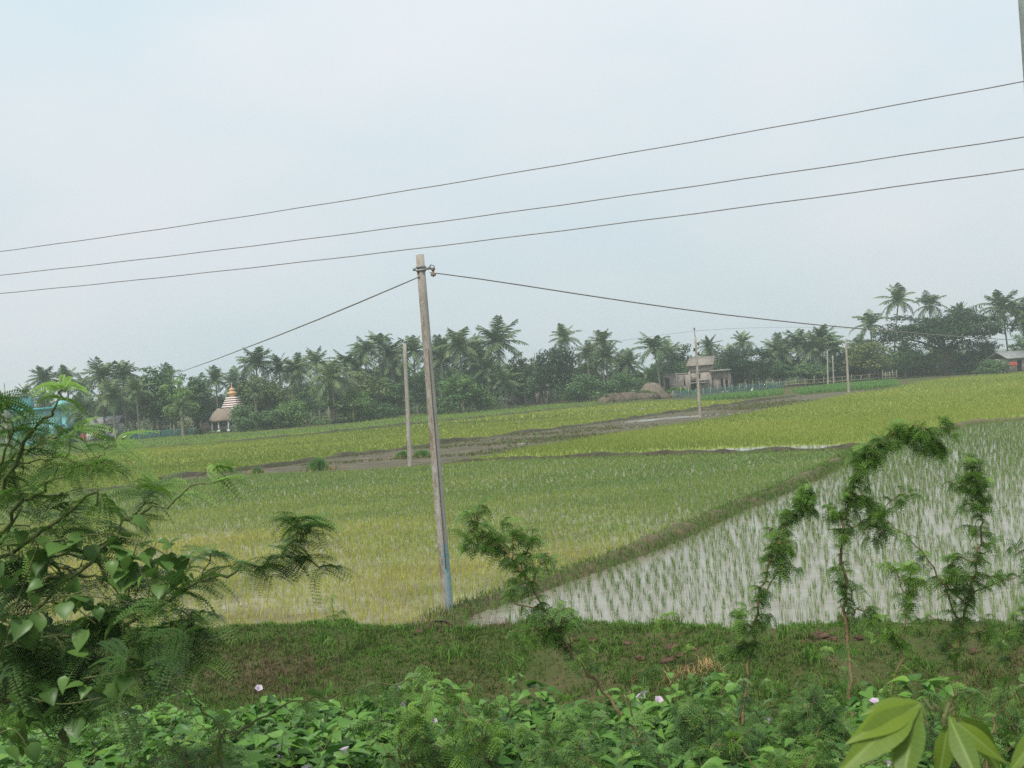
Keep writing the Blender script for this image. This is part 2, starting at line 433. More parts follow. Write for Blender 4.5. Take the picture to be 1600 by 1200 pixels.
# ------------------------------------------------------------------ lie of the land
def smooth(a, b, x):
    t = np.clip((np.asarray(x, float) - a) / (b - a), 0, 1)
    return t * t * (3 - 2 * t)
_ph = R.uniform(0, 6.28, (40, 2)); _dr = R.normal(size=(40, 2)); _dr /= np.linalg.norm(_dr, axis=1)[:, None]
def wob(x, y, k0=0, n=8, f=1.0):
    """cheap smooth noise, about -1..1"""
    s = 0
    for i in range(k0, k0 + n):
        fr = f * (0.6 + 0.45 * (i - k0))
        s = s + np.sin((x * _dr[i, 0] + y * _dr[i, 1]) * fr + _ph[i, 0]) / (1 + 0.35 * (i - k0))
    return s / 2.4
def yedge(x):
    x = np.clip(x, -14, 14)
    return 17.98 - 0.27 * x + 0.13 * np.sin(x * 1.3) + 0.08 * np.sin(x * 3.7 + 1) + 0.05 * np.sin(x * 9.1) + 0.03 * np.sin(x * 17.3)
def land(x, y):
    x = np.asarray(x, float); y = np.asarray(y, float)
    s = y - yedge(x)
    prof_s = [-60, -15.5, -13.8, -7.2, -5.6, -3.2, -2.5, -0.55, -0.2, 0.25, 0.6, 9000]
    prof_z = [2.15, 2.15, 1.65, -0.25, -0.42, -0.40, -0.36, 0.00, 0.06, 0.05, -0.06, -0.06]
    z = np.interp(s, prof_s, prof_z)
    w = smooth(-14, -12, s) * (1 - smooth(0.1, 0.6, s))
    far = smooth(140, 260, y)
    return z + w * (0.08 * wob(x, y, 0, 8, 1.6) + 0.04 * wob(x, y, 10, 8, 5.0)) - far * 0.0
def make_ground():
    xs = np.concatenate([-np.geomspace(1500, 16, 18), np.arange(-15, 15.01, 0.25), np.geomspace(16, 1500, 18)])
    ys = np.concatenate([-np.geomspace(1500, 6, 12), np.arange(-4, 23.01, 0.25), np.geomspace(24, 1500, 26)])
    X, Y = np.meshgrid(xs, ys, indexing='ij')
    Z = land(X, Y)
    b = MB(); n, m = X.shape
    i = np.arange(n - 1)[:, None] * m; j = np.arange(m - 1)[None]
    Q = np.stack([i + j, i + m + j, i + m + j + 1, i + j + 1], -1).reshape(-1, 4)
    b.add(np.stack([X, Y, Z], -1).reshape(-1, 3), Q)
    kind(b.build('ground', M_ground, smooth=True), 'structure')
make_ground()

def poly_px(pts, z=0.0):
    return np.array([G(x, y, z)[:2] for x, y in pts])
def sheet(name, poly, z, mat):
    me = bpy.data.meshes.new(name)
    me.from_pydata([(float(x), float(y), z) for x, y in poly], [], [list(range(len(poly)))])
    me.update()
    if me.polygons[0].normal.z < 0: me.flip_normals()
    me.materials.append(mat)
    return kind(link(name, me), 'structure')
def inside(poly, x, y):
    c = np.zeros(len(x), bool); n = len(poly)
    for i in range(n):
        x1, y1 = poly[i]; x2, y2 = poly[(i + 1) % n]
        if y1 == y2: continue
        k = ((y1 > y) != (y2 > y)) & (x < (x2 - x1) * (y - y1) / (y2 - y1) + x1)
        c ^= k
    return c

bundA = [(686, 980), (712, 960), (775, 942), (850, 915), (920, 891), (1000, 862), (1070, 832), (1140, 800), (1200, 776), (1260, 750), (1310, 725), (1345, 703)]
bundA2 = [(1345, 703), (1420, 691), (1455, 682), (1490, 668), (1540, 660), (1600, 656), (1720, 648), (1900, 640)]
bundB = [(690, 727), (760, 721), (830, 719), (900, 716), (1050, 712), (1200, 707), (1345, 703)]
lowP = [(-300, 812), (-100, 793), (60, 780), (150, 768), (250, 755), (400, 742), (560, 737), (690, 727)]
ploughlow = [(690, 727), (760, 714), (830, 700), (950, 681), (1060, 664), (1150, 650), (1260, 630), (1330, 616), (1400, 607)]
ploughup = [(1400, 605), (1330, 611), (1240, 620), (1100, 638), (950, 660), (830, 676), (700, 692), (600, 707), (520, 716), (430, 730), (250, 750)]
bundC = [(-300, 738), (-100, 724), (60, 713), (200, 703), (380, 690), (520, 676), (640, 664), (780, 650), (900, 637), (960, 631), (1020, 626)]
tline = [(-300, 722), (-100, 708), (50, 697), (200, 688), (320, 680), (430, 673), (520, 666), (640, 650), (780, 639), (940, 626), (1020, 622)]
edge_w = np.array([[x, yedge(x) + 0.05] for x in np.linspace(-22, 22, 60)])
pA, pA2, pB = poly_px(bundA), poly_px(bundA2), poly_px(bundB)
def eseg(x0, x1):
    return edge_w[(edge_w[:, 0] > x0) & (edge_w[:, 0] < x1)]
xa = pA[0][0]
R_poly = np.concatenate([eseg(xa, 30), pA2[::-1], pA[::-1]])
M_poly = np.concatenate([eseg(-30, xa), pA, pB[::-1], poly_px(lowP)[::-1]])
P_poly = np.concatenate([poly_px(lowP[4:]), poly_px(ploughlow[1:]), poly_px(ploughup)])
Q_poly = np.concatenate([pB, pA2[1:], poly_px([(1900, 566), (1600, 582), (1500, 590), (1430, 598)]), poly_px(ploughlow)[::-1][:-1]])
U_poly = np.concatenate([poly_px(lowP[:5]), poly_px(ploughup)[::-1][:9], poly_px([(1180, 626), (1100, 626)]), poly_px(bundC)[::-1]])
F_poly = np.concatenate([poly_px(bundC), poly_px(tline)[::-1]])
sheet('flooded_field', R_poly, 0.0, M_water)
sheet('paddy_field', M_poly, 0.004, M_water2)
sheet('paddy_field', Q_poly, 0.008, M_fq)
sheet('paddy_field', U_poly, 0.012, M_fu)
sheet('paddy_field', F_poly, 0.016, M_ff)
sheet('mud_strip', P_poly, 0.020, M_plough)
for pts in ([(985, 658), (1060, 651), (1130, 647.5), (1175, 645), (1175, 646), (1100, 650.5), (1000, 659.5), (970, 661.5)],
            [(925, 644), (1000, 638.5), (1035, 635.3), (1030, 636.3), (1000, 640), (940, 645)],
            [(1040, 711), (1200, 705.5), (1338, 701.5), (1330, 695), (1200, 698.5), (1090, 704)], [(806, 695), (815, 691), (828, 688), (826, 691.5), (814, 695.5)]):
    sheet('water', poly_px(pts), 0.026, M_puddle)

# ridges of earth between the fields
def resample(p, step):
    p = np.asarray(p, float); d = np.r_[0, np.cumsum(np.linalg.norm(np.diff(p, axis=0), axis=1))]
    n = max(3, int(d[-1] / step) + 1); t = np.linspace(0, d[-1], n)
    return np.stack([np.interp(t, d, p[:, k]) for k in range(p.shape[1])], 1)
def ridge(p, w, h, step, mat, name='earth_bund', jit=0.3):
    p = resample(p, step)
    d = np.gradient(p, axis=0); d /= np.linalg.norm(d, axis=1)[:, None]
    nrm = np.stack([-d[:, 1], d[:, 0]], 1)
    us = np.array([-1, -0.72, -0.42, -0.15, 0.15, 0.42, 0.72, 1.0]); hs = np.array([-0.06, 0.35, 0.8, 1, 1, 0.78, 0.33, -0.06])
    n, m = len(p), len(us)
    wj = w * (1 + jit * R.normal(size=n) * 0.5)
    V = np.zeros((n, m, 3))
    V[:, :, :2] = p[:, None] + nrm[:, None] * (us[None, :, None] * wj[:, None, None]) + R.normal(size=(n, m, 2)) * 0.03 * w
    lump = np.convolve(R.normal(size=n + 6), [0.15, 0.35, 0.5, 0.6, 0.5, 0.35, 0.15], 'valid') * 0.55
    V[:, :, 2] = hs[None] * h * (1 + jit * lump[:, None]) + R.normal(size=(n, m)) * 0.09 * h * (hs[None] > 0)
    V[:, 0, 2] = V[:, -1, 2] = -0.05
    i = np.arange(n - 1)[:, None] * m; j = np.arange(m - 1)[None]
    Q = np.stack([i + j, i + m + j, i + m + j + 1, i + j + 1], -1).reshape(-1, 4)[:, ::-1]
    b = MB().add(V.reshape(-1, 3), Q)
    kind(b.build(name, mat, smooth=True), 'structure')
    return p, nrm
rA, nA = ridge(pA, 0.38, 0.20, 0.22, M_bund)
ridge(pA2, 0.45, 0.22, 0.5, M_bund)
ridge(pB, 0.30, 0.20, 0.25, M_bundd, jit=0.5)
ridge(poly_px(ploughup[2:]), 0.4, 0.20, 0.3, M_bundd, jit=0.5)
ridge(poly_px(bundC), 0.4, 0.20, 0.35, M_bundd, jit=0.4)
ridge(poly_px(lowP[:5]), 0.5, 0.13, 0.3, M_bundd, jit=0.5)
ridge(poly_px([(60, 735), (250, 722), (400, 712), (560, 698)]), 0.30, 0.07, 0.8, M_bundd, jit=0.5)
ridge(poly_px([(700, 662), (850, 655), (950, 650)]), 0.3, 0.08, 0.8, M_bundd, jit=0.5)

# ------------------------------------------------------------------ rice and grass blades
def blades(mb, pts, n, h, w, spread, tint, lean=0.5, off=0.03, tj=0.15):
    """n bent blades at each point; h, tint: per point"""
    N_ = len(pts)
    if N_ == 0: return
    p = np.repeat(pts, n, 0); K = len(p)
    h = np.repeat(np.broadcast_to(h, (N_,)), n) * R.uniform(0.55, 1.1, K)
    t = np.clip(np.repeat(np.broadcast_to(tint, (N_,)), n) + R.normal(size=K) * tj, 0, 1)
    w = np.repeat(np.broadcast_to(w, (N_,)), n)
    az = R.uniform(0, 6.2832, K); ln = lean * R.uniform(0.1, 1.0, K) ** 1.3
    d = np.stack([np.cos(az), np.sin(az), 0 * az], 1)
    a2 = az + R.uniform(0.6, 2.5, K)
    s = np.stack([np.cos(a2), np.sin(a2), 0 * az], 1) * (w / 2)[:, None]
    b0 = p + d * (off * R.uniform(0, 1, K))[:, None]
    z = np.array([0, 0, 1.0])
    mid = b0 + d * (h * ln * 0.35)[:, None] + z * (h * 0.6)[:, None]
    tip = b0 + d * (h * ln)[:, None] + z * (h * (1 - 0.35 * ln))[:, None]
    V = np.stack([b0 - s, b0 + s, mid - s * 0.8, mid + s * 0.8, tip], 1)
    o = (np.arange(K) * 5)[:, None]
    mb.add(V.reshape(-1, 3), o + np.array([[0, 1, 3, 2]]), o + np.array([[2, 3, 4]]), np.repeat(t, 5))
def inframe(x, y, z=0.2, m=300):
    d = np.stack([x, y, z - H + 0 * x], 1)
    dep = d @ fw
    u = 800 + F * (d @ rt) / dep; v = 600 - F * (d @ up) / dep
    return (dep > 0.3) & (u > -m) & (u < 1600 + m) & (v > -m) & (v < 1200 + m)
def pixel(x, y, z=0.0):
    d = np.stack([x, y, z - H + 0 * x], 1); dep = d @ fw
    return 800 + F * (d @ rt) / dep, 600 - F * (d @ up) / dep
def seed(poly, y0, y1, sp, jit=0.45):
    lo, hi = poly.min(0), poly.max(0)
    y0, y1 = max(y0, lo[1]), min(y1, hi[1])
    xl, xh = max(lo[0], -0.62 * y1 - 2), min(hi[0], 0.62 * y1 + 2)
    if y1 <= y0 or xh <= xl: return np.zeros((0, 3))
    X, Y = np.meshgrid(np.arange(xl, xh, sp), np.arange(y0, y1, sp))
    x = X.ravel() + R.uniform(-jit, jit, X.size) * sp; y = Y.ravel() + R.uniform(-jit, jit, X.size) * sp
    k = inframe(x, y) ; x, y = x[k], y[k]
    k = inside(poly, x, y); x, y = x[k], y[k]
    return np.stack([x, y, 0 * x + 0.004], 1)
def rice():
    # flooded field: thin clumps standing in water, closer set further out
    b = MB()
    for y0, y1, sp, n, w in ((14, 26, 0.235, 9, 0.0074), (26, 40, 0.235, 8, 0.010), (40, 62, 0.275, 7, 0.015), (62, 120, 0.42, 7, 0.026)):
        p = seed(R_poly, y0, y1, sp, 0.28)
        k = R.uniform(size=len(p)) < np.clip(0.70 + 0.30 * wob(p[:, 0], p[:, 1], 3, 7, 0.9) + 0.4 * smooth(26, 50, p[:, 1]), 0.35, 1)
        p = p[k]
        blades(b, p, n, R.uniform(0.15, 0.31, len(p)), w, 0, 0.48 + 0.3 * wob(p[:, 0], p[:, 1], 20, 6, 0.5), 0.55, 0.05)
    kind(b.build('rice_seedlings', M_rice_r), 'stuff', 'thin green rice seedlings standing in bright flooded field')
    b = MB()
    for y0, y1, sp, n, w in ((15, 27, 0.115, 6, 0.0075), (27, 42, 0.14, 7, 0.011), (42, 62, 0.19, 7, 0.018), (62, 110, 0.28, 7, 0.030)):
        p = seed(M_poly, y0, y1, sp)
        u, v = pixel(p[:, 0], p[:, 1])
        open_ = wob(p[:, 0], p[:, 1] * 1.3, 5, 7, 0.55)
        near = 1 - smooth(780, 850, v)                 # the upper part of the field has closed over
        k = R.uniform(size=len(p)) < np.clip(0.76 - 0.38 * open_ + 0.6 * near + 0.25 * smooth(880, 930, v), 0.28, 1)
        p, v = p[k], v[k]
        yl = smooth(745, 900, v) * 0.60 + 0.19 + 0.20 * wob(p[:, 0], p[:, 1] * 2.0, 14, 7, 0.35)
        blades(b, p, n, R.uniform(0.09, 0.24, len(p)), w, 0, np.clip(yl, 0, 1), 0.6, 0.06, 0.2)
    kind(b.build('rice_crop', M_rice_m), 'stuff', 'green to yellow rice crop of the middle field')
    b = MB()
    for y0, y1, sp, n, w in ((45, 75, 0.26, 6, 0.022), (75, 110, 0.42, 6, 0.04), (110, 200, 0.62, 6, 0.07)):
        p = seed(Q_poly, y0, y1, sp)
        t = 0.5 + 0.28 * wob(p[:, 0], p[:, 1], 9, 8, 0.14)
        near = inside(Q_poly, p[:, 0], p[:, 1] - 5)
        u, v = pixel(p[:, 0], p[:, 1]); bl = np.interp(u, [a for a, _ in bundB], [c for _, c in bundB])
        k = (near | (R.uniform(size=len(p)) < 0.6)) & ~((u > 1020) & (u < 1345) & (v > bl - 9) & (R.uniform(size=len(p)) < 0.75))
        p, t = p[k], t[k]
        blades(b, p, n, R.uniform(0.22, 0.34, len(p)), w, 0, t, 0.5, 0.12, 0.15)
    kind(b.build('rice_crop', M_rice_q), 'stuff', 'dense yellow green rice crop of the right hand field')
    b = MB()
    for y0, y1, sp, n, w in ((40, 75, 0.32, 6, 0.025), (75, 110, 0.45, 6, 0.04), (110, 190, 0.7, 6, 0.07)):
        p = seed(U_poly, y0, y1, sp * .85)
        u, v = pixel(p[:, 0], p[:, 1])
        t = 0.32 + 0.35 * wob(p[:, 0] * 0.5, p[:, 1] * 1.6, 12, 8, 0.16) + 0.12 * smooth(500, 900, u)
        k = R.uniform(size=len(p)) < 0.8
        p, t = p[k], t[k]
        blades(b, p, n, R.uniform(0.16, 0.30, len(p)), w, 0, np.clip(t, 0, 1), 0.5, 0.12, 0.12)
    kind(b.build('rice_crop', M_rice_q), 'stuff', 'patchy rice crop beyond the mud strip')
    b = MB()
    for y0, y1, sp, n, w in ((60, 110, 0.55, 6, 0.05), (110, 190, 0.75, 6, 0.08)):
        p = seed(F_poly, y0, y1, sp)
        t = 0.35 + 0.3 * wob(p[:, 0] * 0.4, p[:, 1] * 1.2, 22, 8, 0.12)
        blades(b, p, n, R.uniform(0.18, 0.32, len(p)), w, 0, np.clip(t, 0, 1), 0.5, 0.12, 0.12)
    kind(b.build('rice_crop', M_rice_m), 'stuff', 'green rice strip along the far trees')
    b = MB()
    for y0, y1, sp in ((40, 75, 0.30), (75, 110, 0.42), (110, 190, 0.65)):
        p = seed(P_poly, y0, y1, sp)
        q = wob(p[:, 0] * 0.6, p[:, 1] * 1.8, 6, 9, 0.35)
        k = R.uniform(size=len(p)) < smooth(-0.25, 0.6, q) * 0.95
        p = p[k]; p[:, 2] = 0.02
        blades(b, p, 6, R.uniform(0.06, 0.20, len(p)), 0.0005 * p[:, 1], 0, 0.30 + 0.2 * R.normal(size=len(p)), 0.9, 0.15, 0.15)
    kind(b.build('weeds', M_bank), 'stuff', 'sparse weeds on the muddy strip')
    # bright nursery plots by the brick house
    b = MB()
    for poly in ([(1090, 627), (1120, 620), (1222, 611), (1224, 616), (1170, 622)], [(1238, 612), (1290, 604), (1400, 596), (1405, 603), (1330, 610), (1250, 616)]):
        p = seed(poly_px(poly), 80, 240, 0.45)
        blades(b, p, 7, R.uniform(0.4, 0.65, len(p)), 0.09, 0, 0.6, 0.4, 0.15, 0.2)
    kind(b.build('rice_nursery', M_rice_n), 'stuff', 'vivid green rice nursery beds by the brick house')
    # grass along the long bund
    b = MB()
    for sgn, wd_, cnt in ((-1, 0.42, 26), (1, 0.45, 10)):
        q = np.repeat(rA, cnt, 0); nn = np.repeat(nA, cnt, 0)
        o = R.uniform(0.05, 1.0, len(q))
        xy = q + nn * (sgn * wd_ * o)[:, None] + R.normal(size=q.shape) * 0.08
        z = 0.20 * (1 - o ** 1.2)
        far = 1 + smooth(25, 70, xy[:, 1]) * 2
        blades(b, np.c_[xy, z], 2, R.uniform(0.08, 0.20, len(q)), 0.011 * far, 0, 0.55 + 0.25 * R.normal(size=len(q)), 0.9, 0.05)
    kind(b.build('bund_grass', M_bank), 'stuff', 'short grass on the side of the long bund')
rice()

def bank_grass():
    b = MB()
    n = 115000
    x = R.uniform(-13, 14, n); s = R.uniform(-7.0, 0.35, n); y = yedge(x) + s
    k = inframe(x, y, 0.0, 420); x, y, s = x[k], y[k], s[k]
    z = land(x, y)
    dead = wob(x, y * 1.4, 2, 8, 1.1)
    u, v = pixel(x, y, 0)
    red = np.exp(-((u - 430) / 110) ** 2 - ((v - 1030) / 40) ** 2)
    bare = (R.uniform(size=len(x)) < smooth(0.25, 0.8, wob(x, y, 17, 8, 1.5)) * 0.8) | ((s > -0.7) & (s < 0.3) & (x > 0.3) & (R.uniform(size=len(x)) < 0.35))
    t = np.clip(0.60 - 0.28 * dead + 0.25 * smooth(-2.2, -4.0, s) - 0.1 * red + 0.14 * R.normal(size=len(x)), 0, 1)
    h = 0.055 + 0.06 * R.uniform(size=len(x)) + 0.20 * smooth(-2.6, -4.2, s) * R.uniform(size=len(x))
    k = ~bare
    blades(b, np.stack([x, y, z - 0.01], 1)[k], 3, h[k], 0.013, 0, t[k], 1.1, 0.04, 0.10)
    K = 170                                                # taller weeds in tufts
    cx = R.uniform(-9, 10, K); cs = R.uniform(-4.5, 0.1, K); cy = yedge(cx) + cs
    m = 26
    px = np.repeat(cx, m) + R.normal(size=K * m) * np.repeat(R.uniform(.05, .20, K), m); py = np.repeat(cy, m) + R.normal(size=K * m) * .10
    blades(b, np.stack([px, py, land(px, py)], 1), 3, np.repeat(R.uniform(.08, .24, K), m), 0.014, 0, np.repeat(R.uniform(.25, .95, K), m), 1.0, 0.04, 0.1)
    kind(b.build('bank_grass', M_bank), 'stuff', 'trampled green and brown grass on the near bank')
bank_grass()

# ------------------------------------------------------------------ power line: poles and wires
def tapered(z, r0, r1, rz=0.0, ratio=0.82, ch=0.09, top=None, n=9):
    """square cast pole with chamfered corners"""
    b = MB()
    for i in range(n):
        t = i / (n - 1)
    c8 = np.array([(1, -1 + ch * 2), (1, 1 - ch * 2), (1 - ch * 2, 1), (-1 + ch * 2, 1), (-1, 1 - ch * 2), (-1, -1 + ch * 2), (-1 + ch * 2, -1), (1 - ch * 2, -1)])
    V = []
    for i in range(n):
        t = i / (n - 1); r = r0 + (r1 - r0) * t
        q = c8 * [r, r * ratio]
        q = q @ np.array([[math.cos(rz), math.sin(rz)], [-math.sin(rz), math.cos(rz)]])
        V += [(x, y, z * t) for x, y in q]
    m = len(V)
    Q = [[i * 8 + j, i * 8 + (j + 1) % 8, (i + 1) * 8 + (j + 1) % 8, (i + 1) * 8 + j] for i in range(n - 1) for j in range(8)]
    V.append((0, 0, z + r1 * 0.15)); T = [[m - 8 + j, m - 8 + (j + 1) % 8, m] for j in range(8)]
    return b.add(V, Q, T)
def lean_pole(name, label, base_px, top_px, r0, r1, mat, rz, group=None, sink=0.25):
    """a pole whose foot and head were both measured; returns its Empty, height and tilt"""
    g = G(*base_px); d = g[1]
    top = P(*top_px, d)
    v = Vector(top - g); L = v.length
    t = thing(name, label, 'utility pole', g, 0, group)
    t.rotation_mode = 'QUATERNION'
    t.rotation_quaternion = v.to_track_quat('Z', 'Y') @ Matrix.Rotation(0, 4, 'Z').to_quaternion()
    q = Vector((0, 0, 1)).rotation_difference(v)
    t.rotation_quaternion = q
    sh = tapered(L + sink, r0, r1)
    s = sh.build('shaft', mat, t, loc=(0, 0, -sink)); s.rotation_euler = (0, 0, rz)
    return t, L, d
PG = 'bare concrete poles across the paddies'
RZ = math.radians(-58)
t, L, d0 = lean_pole('utility_pole', 'tallest leaning concrete pole with flaking blue paint near its foot', (701, 966), (656, 398), 0.092, 0.066, M_pole, RZ, PG)
cl = MB()
for z in (L - 0.30, L - 0.24):
    cl.lathe([(0.080, z), (0.092, z), (0.092, z + 0.035), (0.080, z + 0.035), (0.080, z)], 12)
cl.box((0.13, -0.02, L - 0.255), (0.10, 0.035, 0.05)); cl.box((-0.12, 0.0, L - 0.255), (0.05, 0.05, 0.05))
cl.build('clamp_band', M_steel, t)
ins = MB()
ins.lathe([(0.0, L - 0.40), (0.045, L - 0.40), (0.052, L - 0.375), (0.022, L - 0.34), (0.022, L - 0.31), (0.046, L - 0.28), (0.036, L - 0.25), (0, L - 0.245)], 12, (0.215, -0.03, 0))
io = ins.build('insulator', M_porc, t, smooth=True)
MB().tube([(0.15, -0.03, L - 0.25), (0.18, -0.03, L - 0.20), (0.24, -0.03, L - 0.22), (0.215, -0.03, L - 0.42), (0.17, -0.03, L - 0.36)], 0.010, 6).build('shackle', M_iron, io)
ew = [(0.030 * (1 - 0.28 * k / 8), -0.098 * (1 - 0.28 * k / 8) - 0.006, 0.9 + (L - 2.6) * k / 8) for k in range(9)]
MB().tube(ew, 0.007, 5).build('earth_wire', M_iron, t)
st = R.normal(size=(60, 3)) * [0.20, 0.16, 0.0] + [0, 0, 0.02]
gb = MB(); blades(gb, st, 5, 0.22, 0.010, 0, 0.3, 1.1, 0.05)
kind(gb.build('grass_tuft', M_bank, loc=tuple(G(701, 966))), 'stuff')
t, L2, d1 = lean_pole('utility_pole', 'plain grey concrete pole standing on the mud strip, partly behind nothing but trees', (641, 729), (632, 537), 0.120, 0.080, M_pole2, RZ, PG)
t['label'] = 'bare concrete pole without fittings standing beside rice bundles on the mud strip'
t, L3, d2 = lean_pole('utility_pole', 'concrete pole with steel pin and insulators in front of the brick house', (1094, 653), (1086.5, 527), 0.11, 0.075, M_pole2, RZ, PG)
MB().tube([(0, 0, L3 - 0.3), (-0.05, 0, L3 + 0.75)], [0.035, 0.02], 6).build('top_pin', M_iron, t)
a = MB(); a.lathe([(0, L3 + 0.62), (0.09, L3 + 0.64), (0.10, L3 + 0.70), (0.05, L3 + 0.80), (0, L3 + 0.84)], 8, (-0.05, 0, 0)); a.build('insulator', M_porc, t)
for k, (xx, zz) in enumerate(((0.22, L3 - 0.55), (0.20, L3 - 1.35), (-0.17, L3 - 1.0))):
    c = MB(); c.box((xx * 0.6, 0, zz), (abs(xx), 0.06, 0.08)); c.lathe([(0, zz - 0.16), (0.10, zz - 0.12), (0.05, zz), (0.10, zz + 0.10), (0, zz + 0.14)], 8, (xx, -0.02, 0))
    c.build('insulator', M_iron, t)
t, L4, d3 = lean_pole('utility_pole', 'bare concrete pole rising from the edge of the yellow green field', (1326, 613), (1321.5, 530), 0.13, 0.085, M_pole2, RZ, PG)
for b_, t_, lab in (((1294, 604), (1292.5, 548), 'thin pale pole near the fence, taller of a pair under the palms'),
                    ((1303, 603), (1301, 556), 'thin faint pole near the fence, shorter of a pair under the palms')):
    t, _, _ = lean_pole('utility_pole', lab, b_, t_, 0.10, 0.07, M_conc, RZ, PG)
# the crossarm pole at the turquoise house
t, L6, d6 = lean_pole('utility_pole', 'concrete pole with crossarm beside the turquoise house', (11, 702), (7, 606), 0.15, 0.11, M_pole2, RZ, PG)
c = MB(); c.box((0, -0.1, L6 - 1.05), (1.5, 0.09, 0.10)); c.tube([(-0.6, -0.1, L6 - 1.1), (0, -0.1, L6 - 1.7)], 0.03, 4); c.tube([(0.6, -0.1, L6 - 1.1), (0, -0.1, L6 - 1.7)], 0.03, 4)
ca = c.build('crossarm', M_iron, t)
for xx in (-0.65, 0.65):
    MB().lathe([(0, L6 - 1.0), (0.10, L6 - 0.98), (0.13, L6 - 0.85), (0.05, L6 - 0.70), (0, L6 - 0.66)], 8, (xx, -0.1, 0)).build('insulator', M_iron, ca)
MB().tube([(0, 0, L6 - 0.2), (0, 0, L6 + 0.6)], 0.04, 6).build('top_pin', M_iron, t)
# the near pole whose edge shows at the right
dn = 9.0
nb, ntop = P(1586, 0, dn), P(1601, 215, dn)
ax = (nb - ntop) / np.linalg.norm(nb - ntop)
foot = ntop + ax * ((land(ntop[0], ntop[1]) - 0.3 - ntop[2]) / ax[2])
head = foot + ax * ((7.9 - foot[2]) / ax[2])
t = thing('utility_pole', 'grey trackside pole cut by the right edge of the photo', 'utility pole', foot + rt * 0.25)
v = Vector(head - foot); t.rotation_mode = 'QUATERNION'; t.rotation_quaternion = Vector((0, 0, 1)).rotation_difference(v)
s = tapered(v.length, 0.17, 0.16, ratio=0.95, ch=0.07).build('shaft', M_concg, t)
bm_ = MB().lathe([(0, -0.010), (0.010, -0.010), (0.010, 0.010), (0, 0.010)], 6).mesh('bolt', M_steel)
for z in np.arange(v.length - 3.1, v.length - 0.1, 0.38): link('bolt', bm_, t, (-0.145, -0.164, z))

def wire(name, label, pts, rad, group=None):
    b = MB(); b.tube(pts, rad, 5)
    return tag(b.build(name, M_wire), label, 'wire', group)
WG = 'overhead wires above the field'
def span(pL, pR, dl, dr, sag, rad, ext=0.35, n=60):
    a, c = P(*pL, dl), P(*pR, dr)
    tt = np.linspace(-ext, 1 + ext, n)[:, None]
    p = a + (c - a) * tt
    p[:, 2] -= (sag * 4 * tt * (1 - tt))[:, 0]
    p[:, 2] += np.cos(np.arange(n) * 1.7) * 0.002
    return p
wire('overhead_wire', 'topmost of the three long wires slanting across the sky', span((0, 393), (1600, 127), 14.0, 8.82, 0.07, 0), 0.0048, WG)
wire('overhead_wire', 'middle of the three long wires slanting across the sky', span((0, 430), (1600, 214), 14.0, 8.82, 0.06, 0), 0.0048, WG)
wire('overhead_wire', 'lowest of the three long wires, just over the tall pole top', span((0, 458.5), (1600, 264), 14.0, 8.82, 0.06, 0), 0.0048, WG)
def wire_px(px, A, B):
    """a wire hanging in the vertical plane through A and B, followed along its measured line"""
    out = []
    A, B = np.asarray(A[:2]), np.asarray(B[:2]); n = np.array([-(B - A)[1], (B - A)[0]])
    for x, y in px:
        r = ray(x, y); k = (n @ A) / (n @ r[:2]); out.append(CAM + r * k)
    return np.array(out)
top0 = P(672, 426, 19.6)
farR = P(1700, 535, 172)
pts = wire_px([(672, 426), (690, 428), (750, 436), (820, 446.5), (900, 459), (980, 471), (1050, 481), (1130, 491.5), (1200, 499.5), (1270, 507), (1340, 513), (1400, 518), (1460, 523), (1520, 527.5), (1580, 531), (1640, 534)], top0, farR)
wire('service_wire', 'service wire sagging from the tall pole to the far right trees', pts, np.linspace(0.009, 0.030, len(pts)), WG)
topL = P(652, 434, 19.5); farL = P(262, 592, 138)
pts = wire_px([(655, 432.5), (640, 439), (600, 456), (560, 473), (500, 498), (440, 522), (380, 545), (330, 564), (285, 580), (262, 588)], topL, farL)
wire('service_wire', 'service wire dropping from the tall pole to the left treeline', pts, np.linspace(0.009, 0.030, len(pts)), WG)
p3 = P(1085.5, 517, d2)
pts = wire_px([(1085.5, 517), (1030, 524), (960, 534), (900, 547), (840, 561)], p3, P(760, 580, 150))
wire('thin_wire', 'faint thin wire running left from the pole with the steel pin', pts, 0.012, WG)
pts = wire_px([(1085.5, 517), (1150, 513), (1230, 511), (1320, 513), (1390, 517)], p3, P(1400, 518, 160))
wire('thin_wire', 'faint thin wire running right from the pole with the steel pin', pts, 0.012, WG)

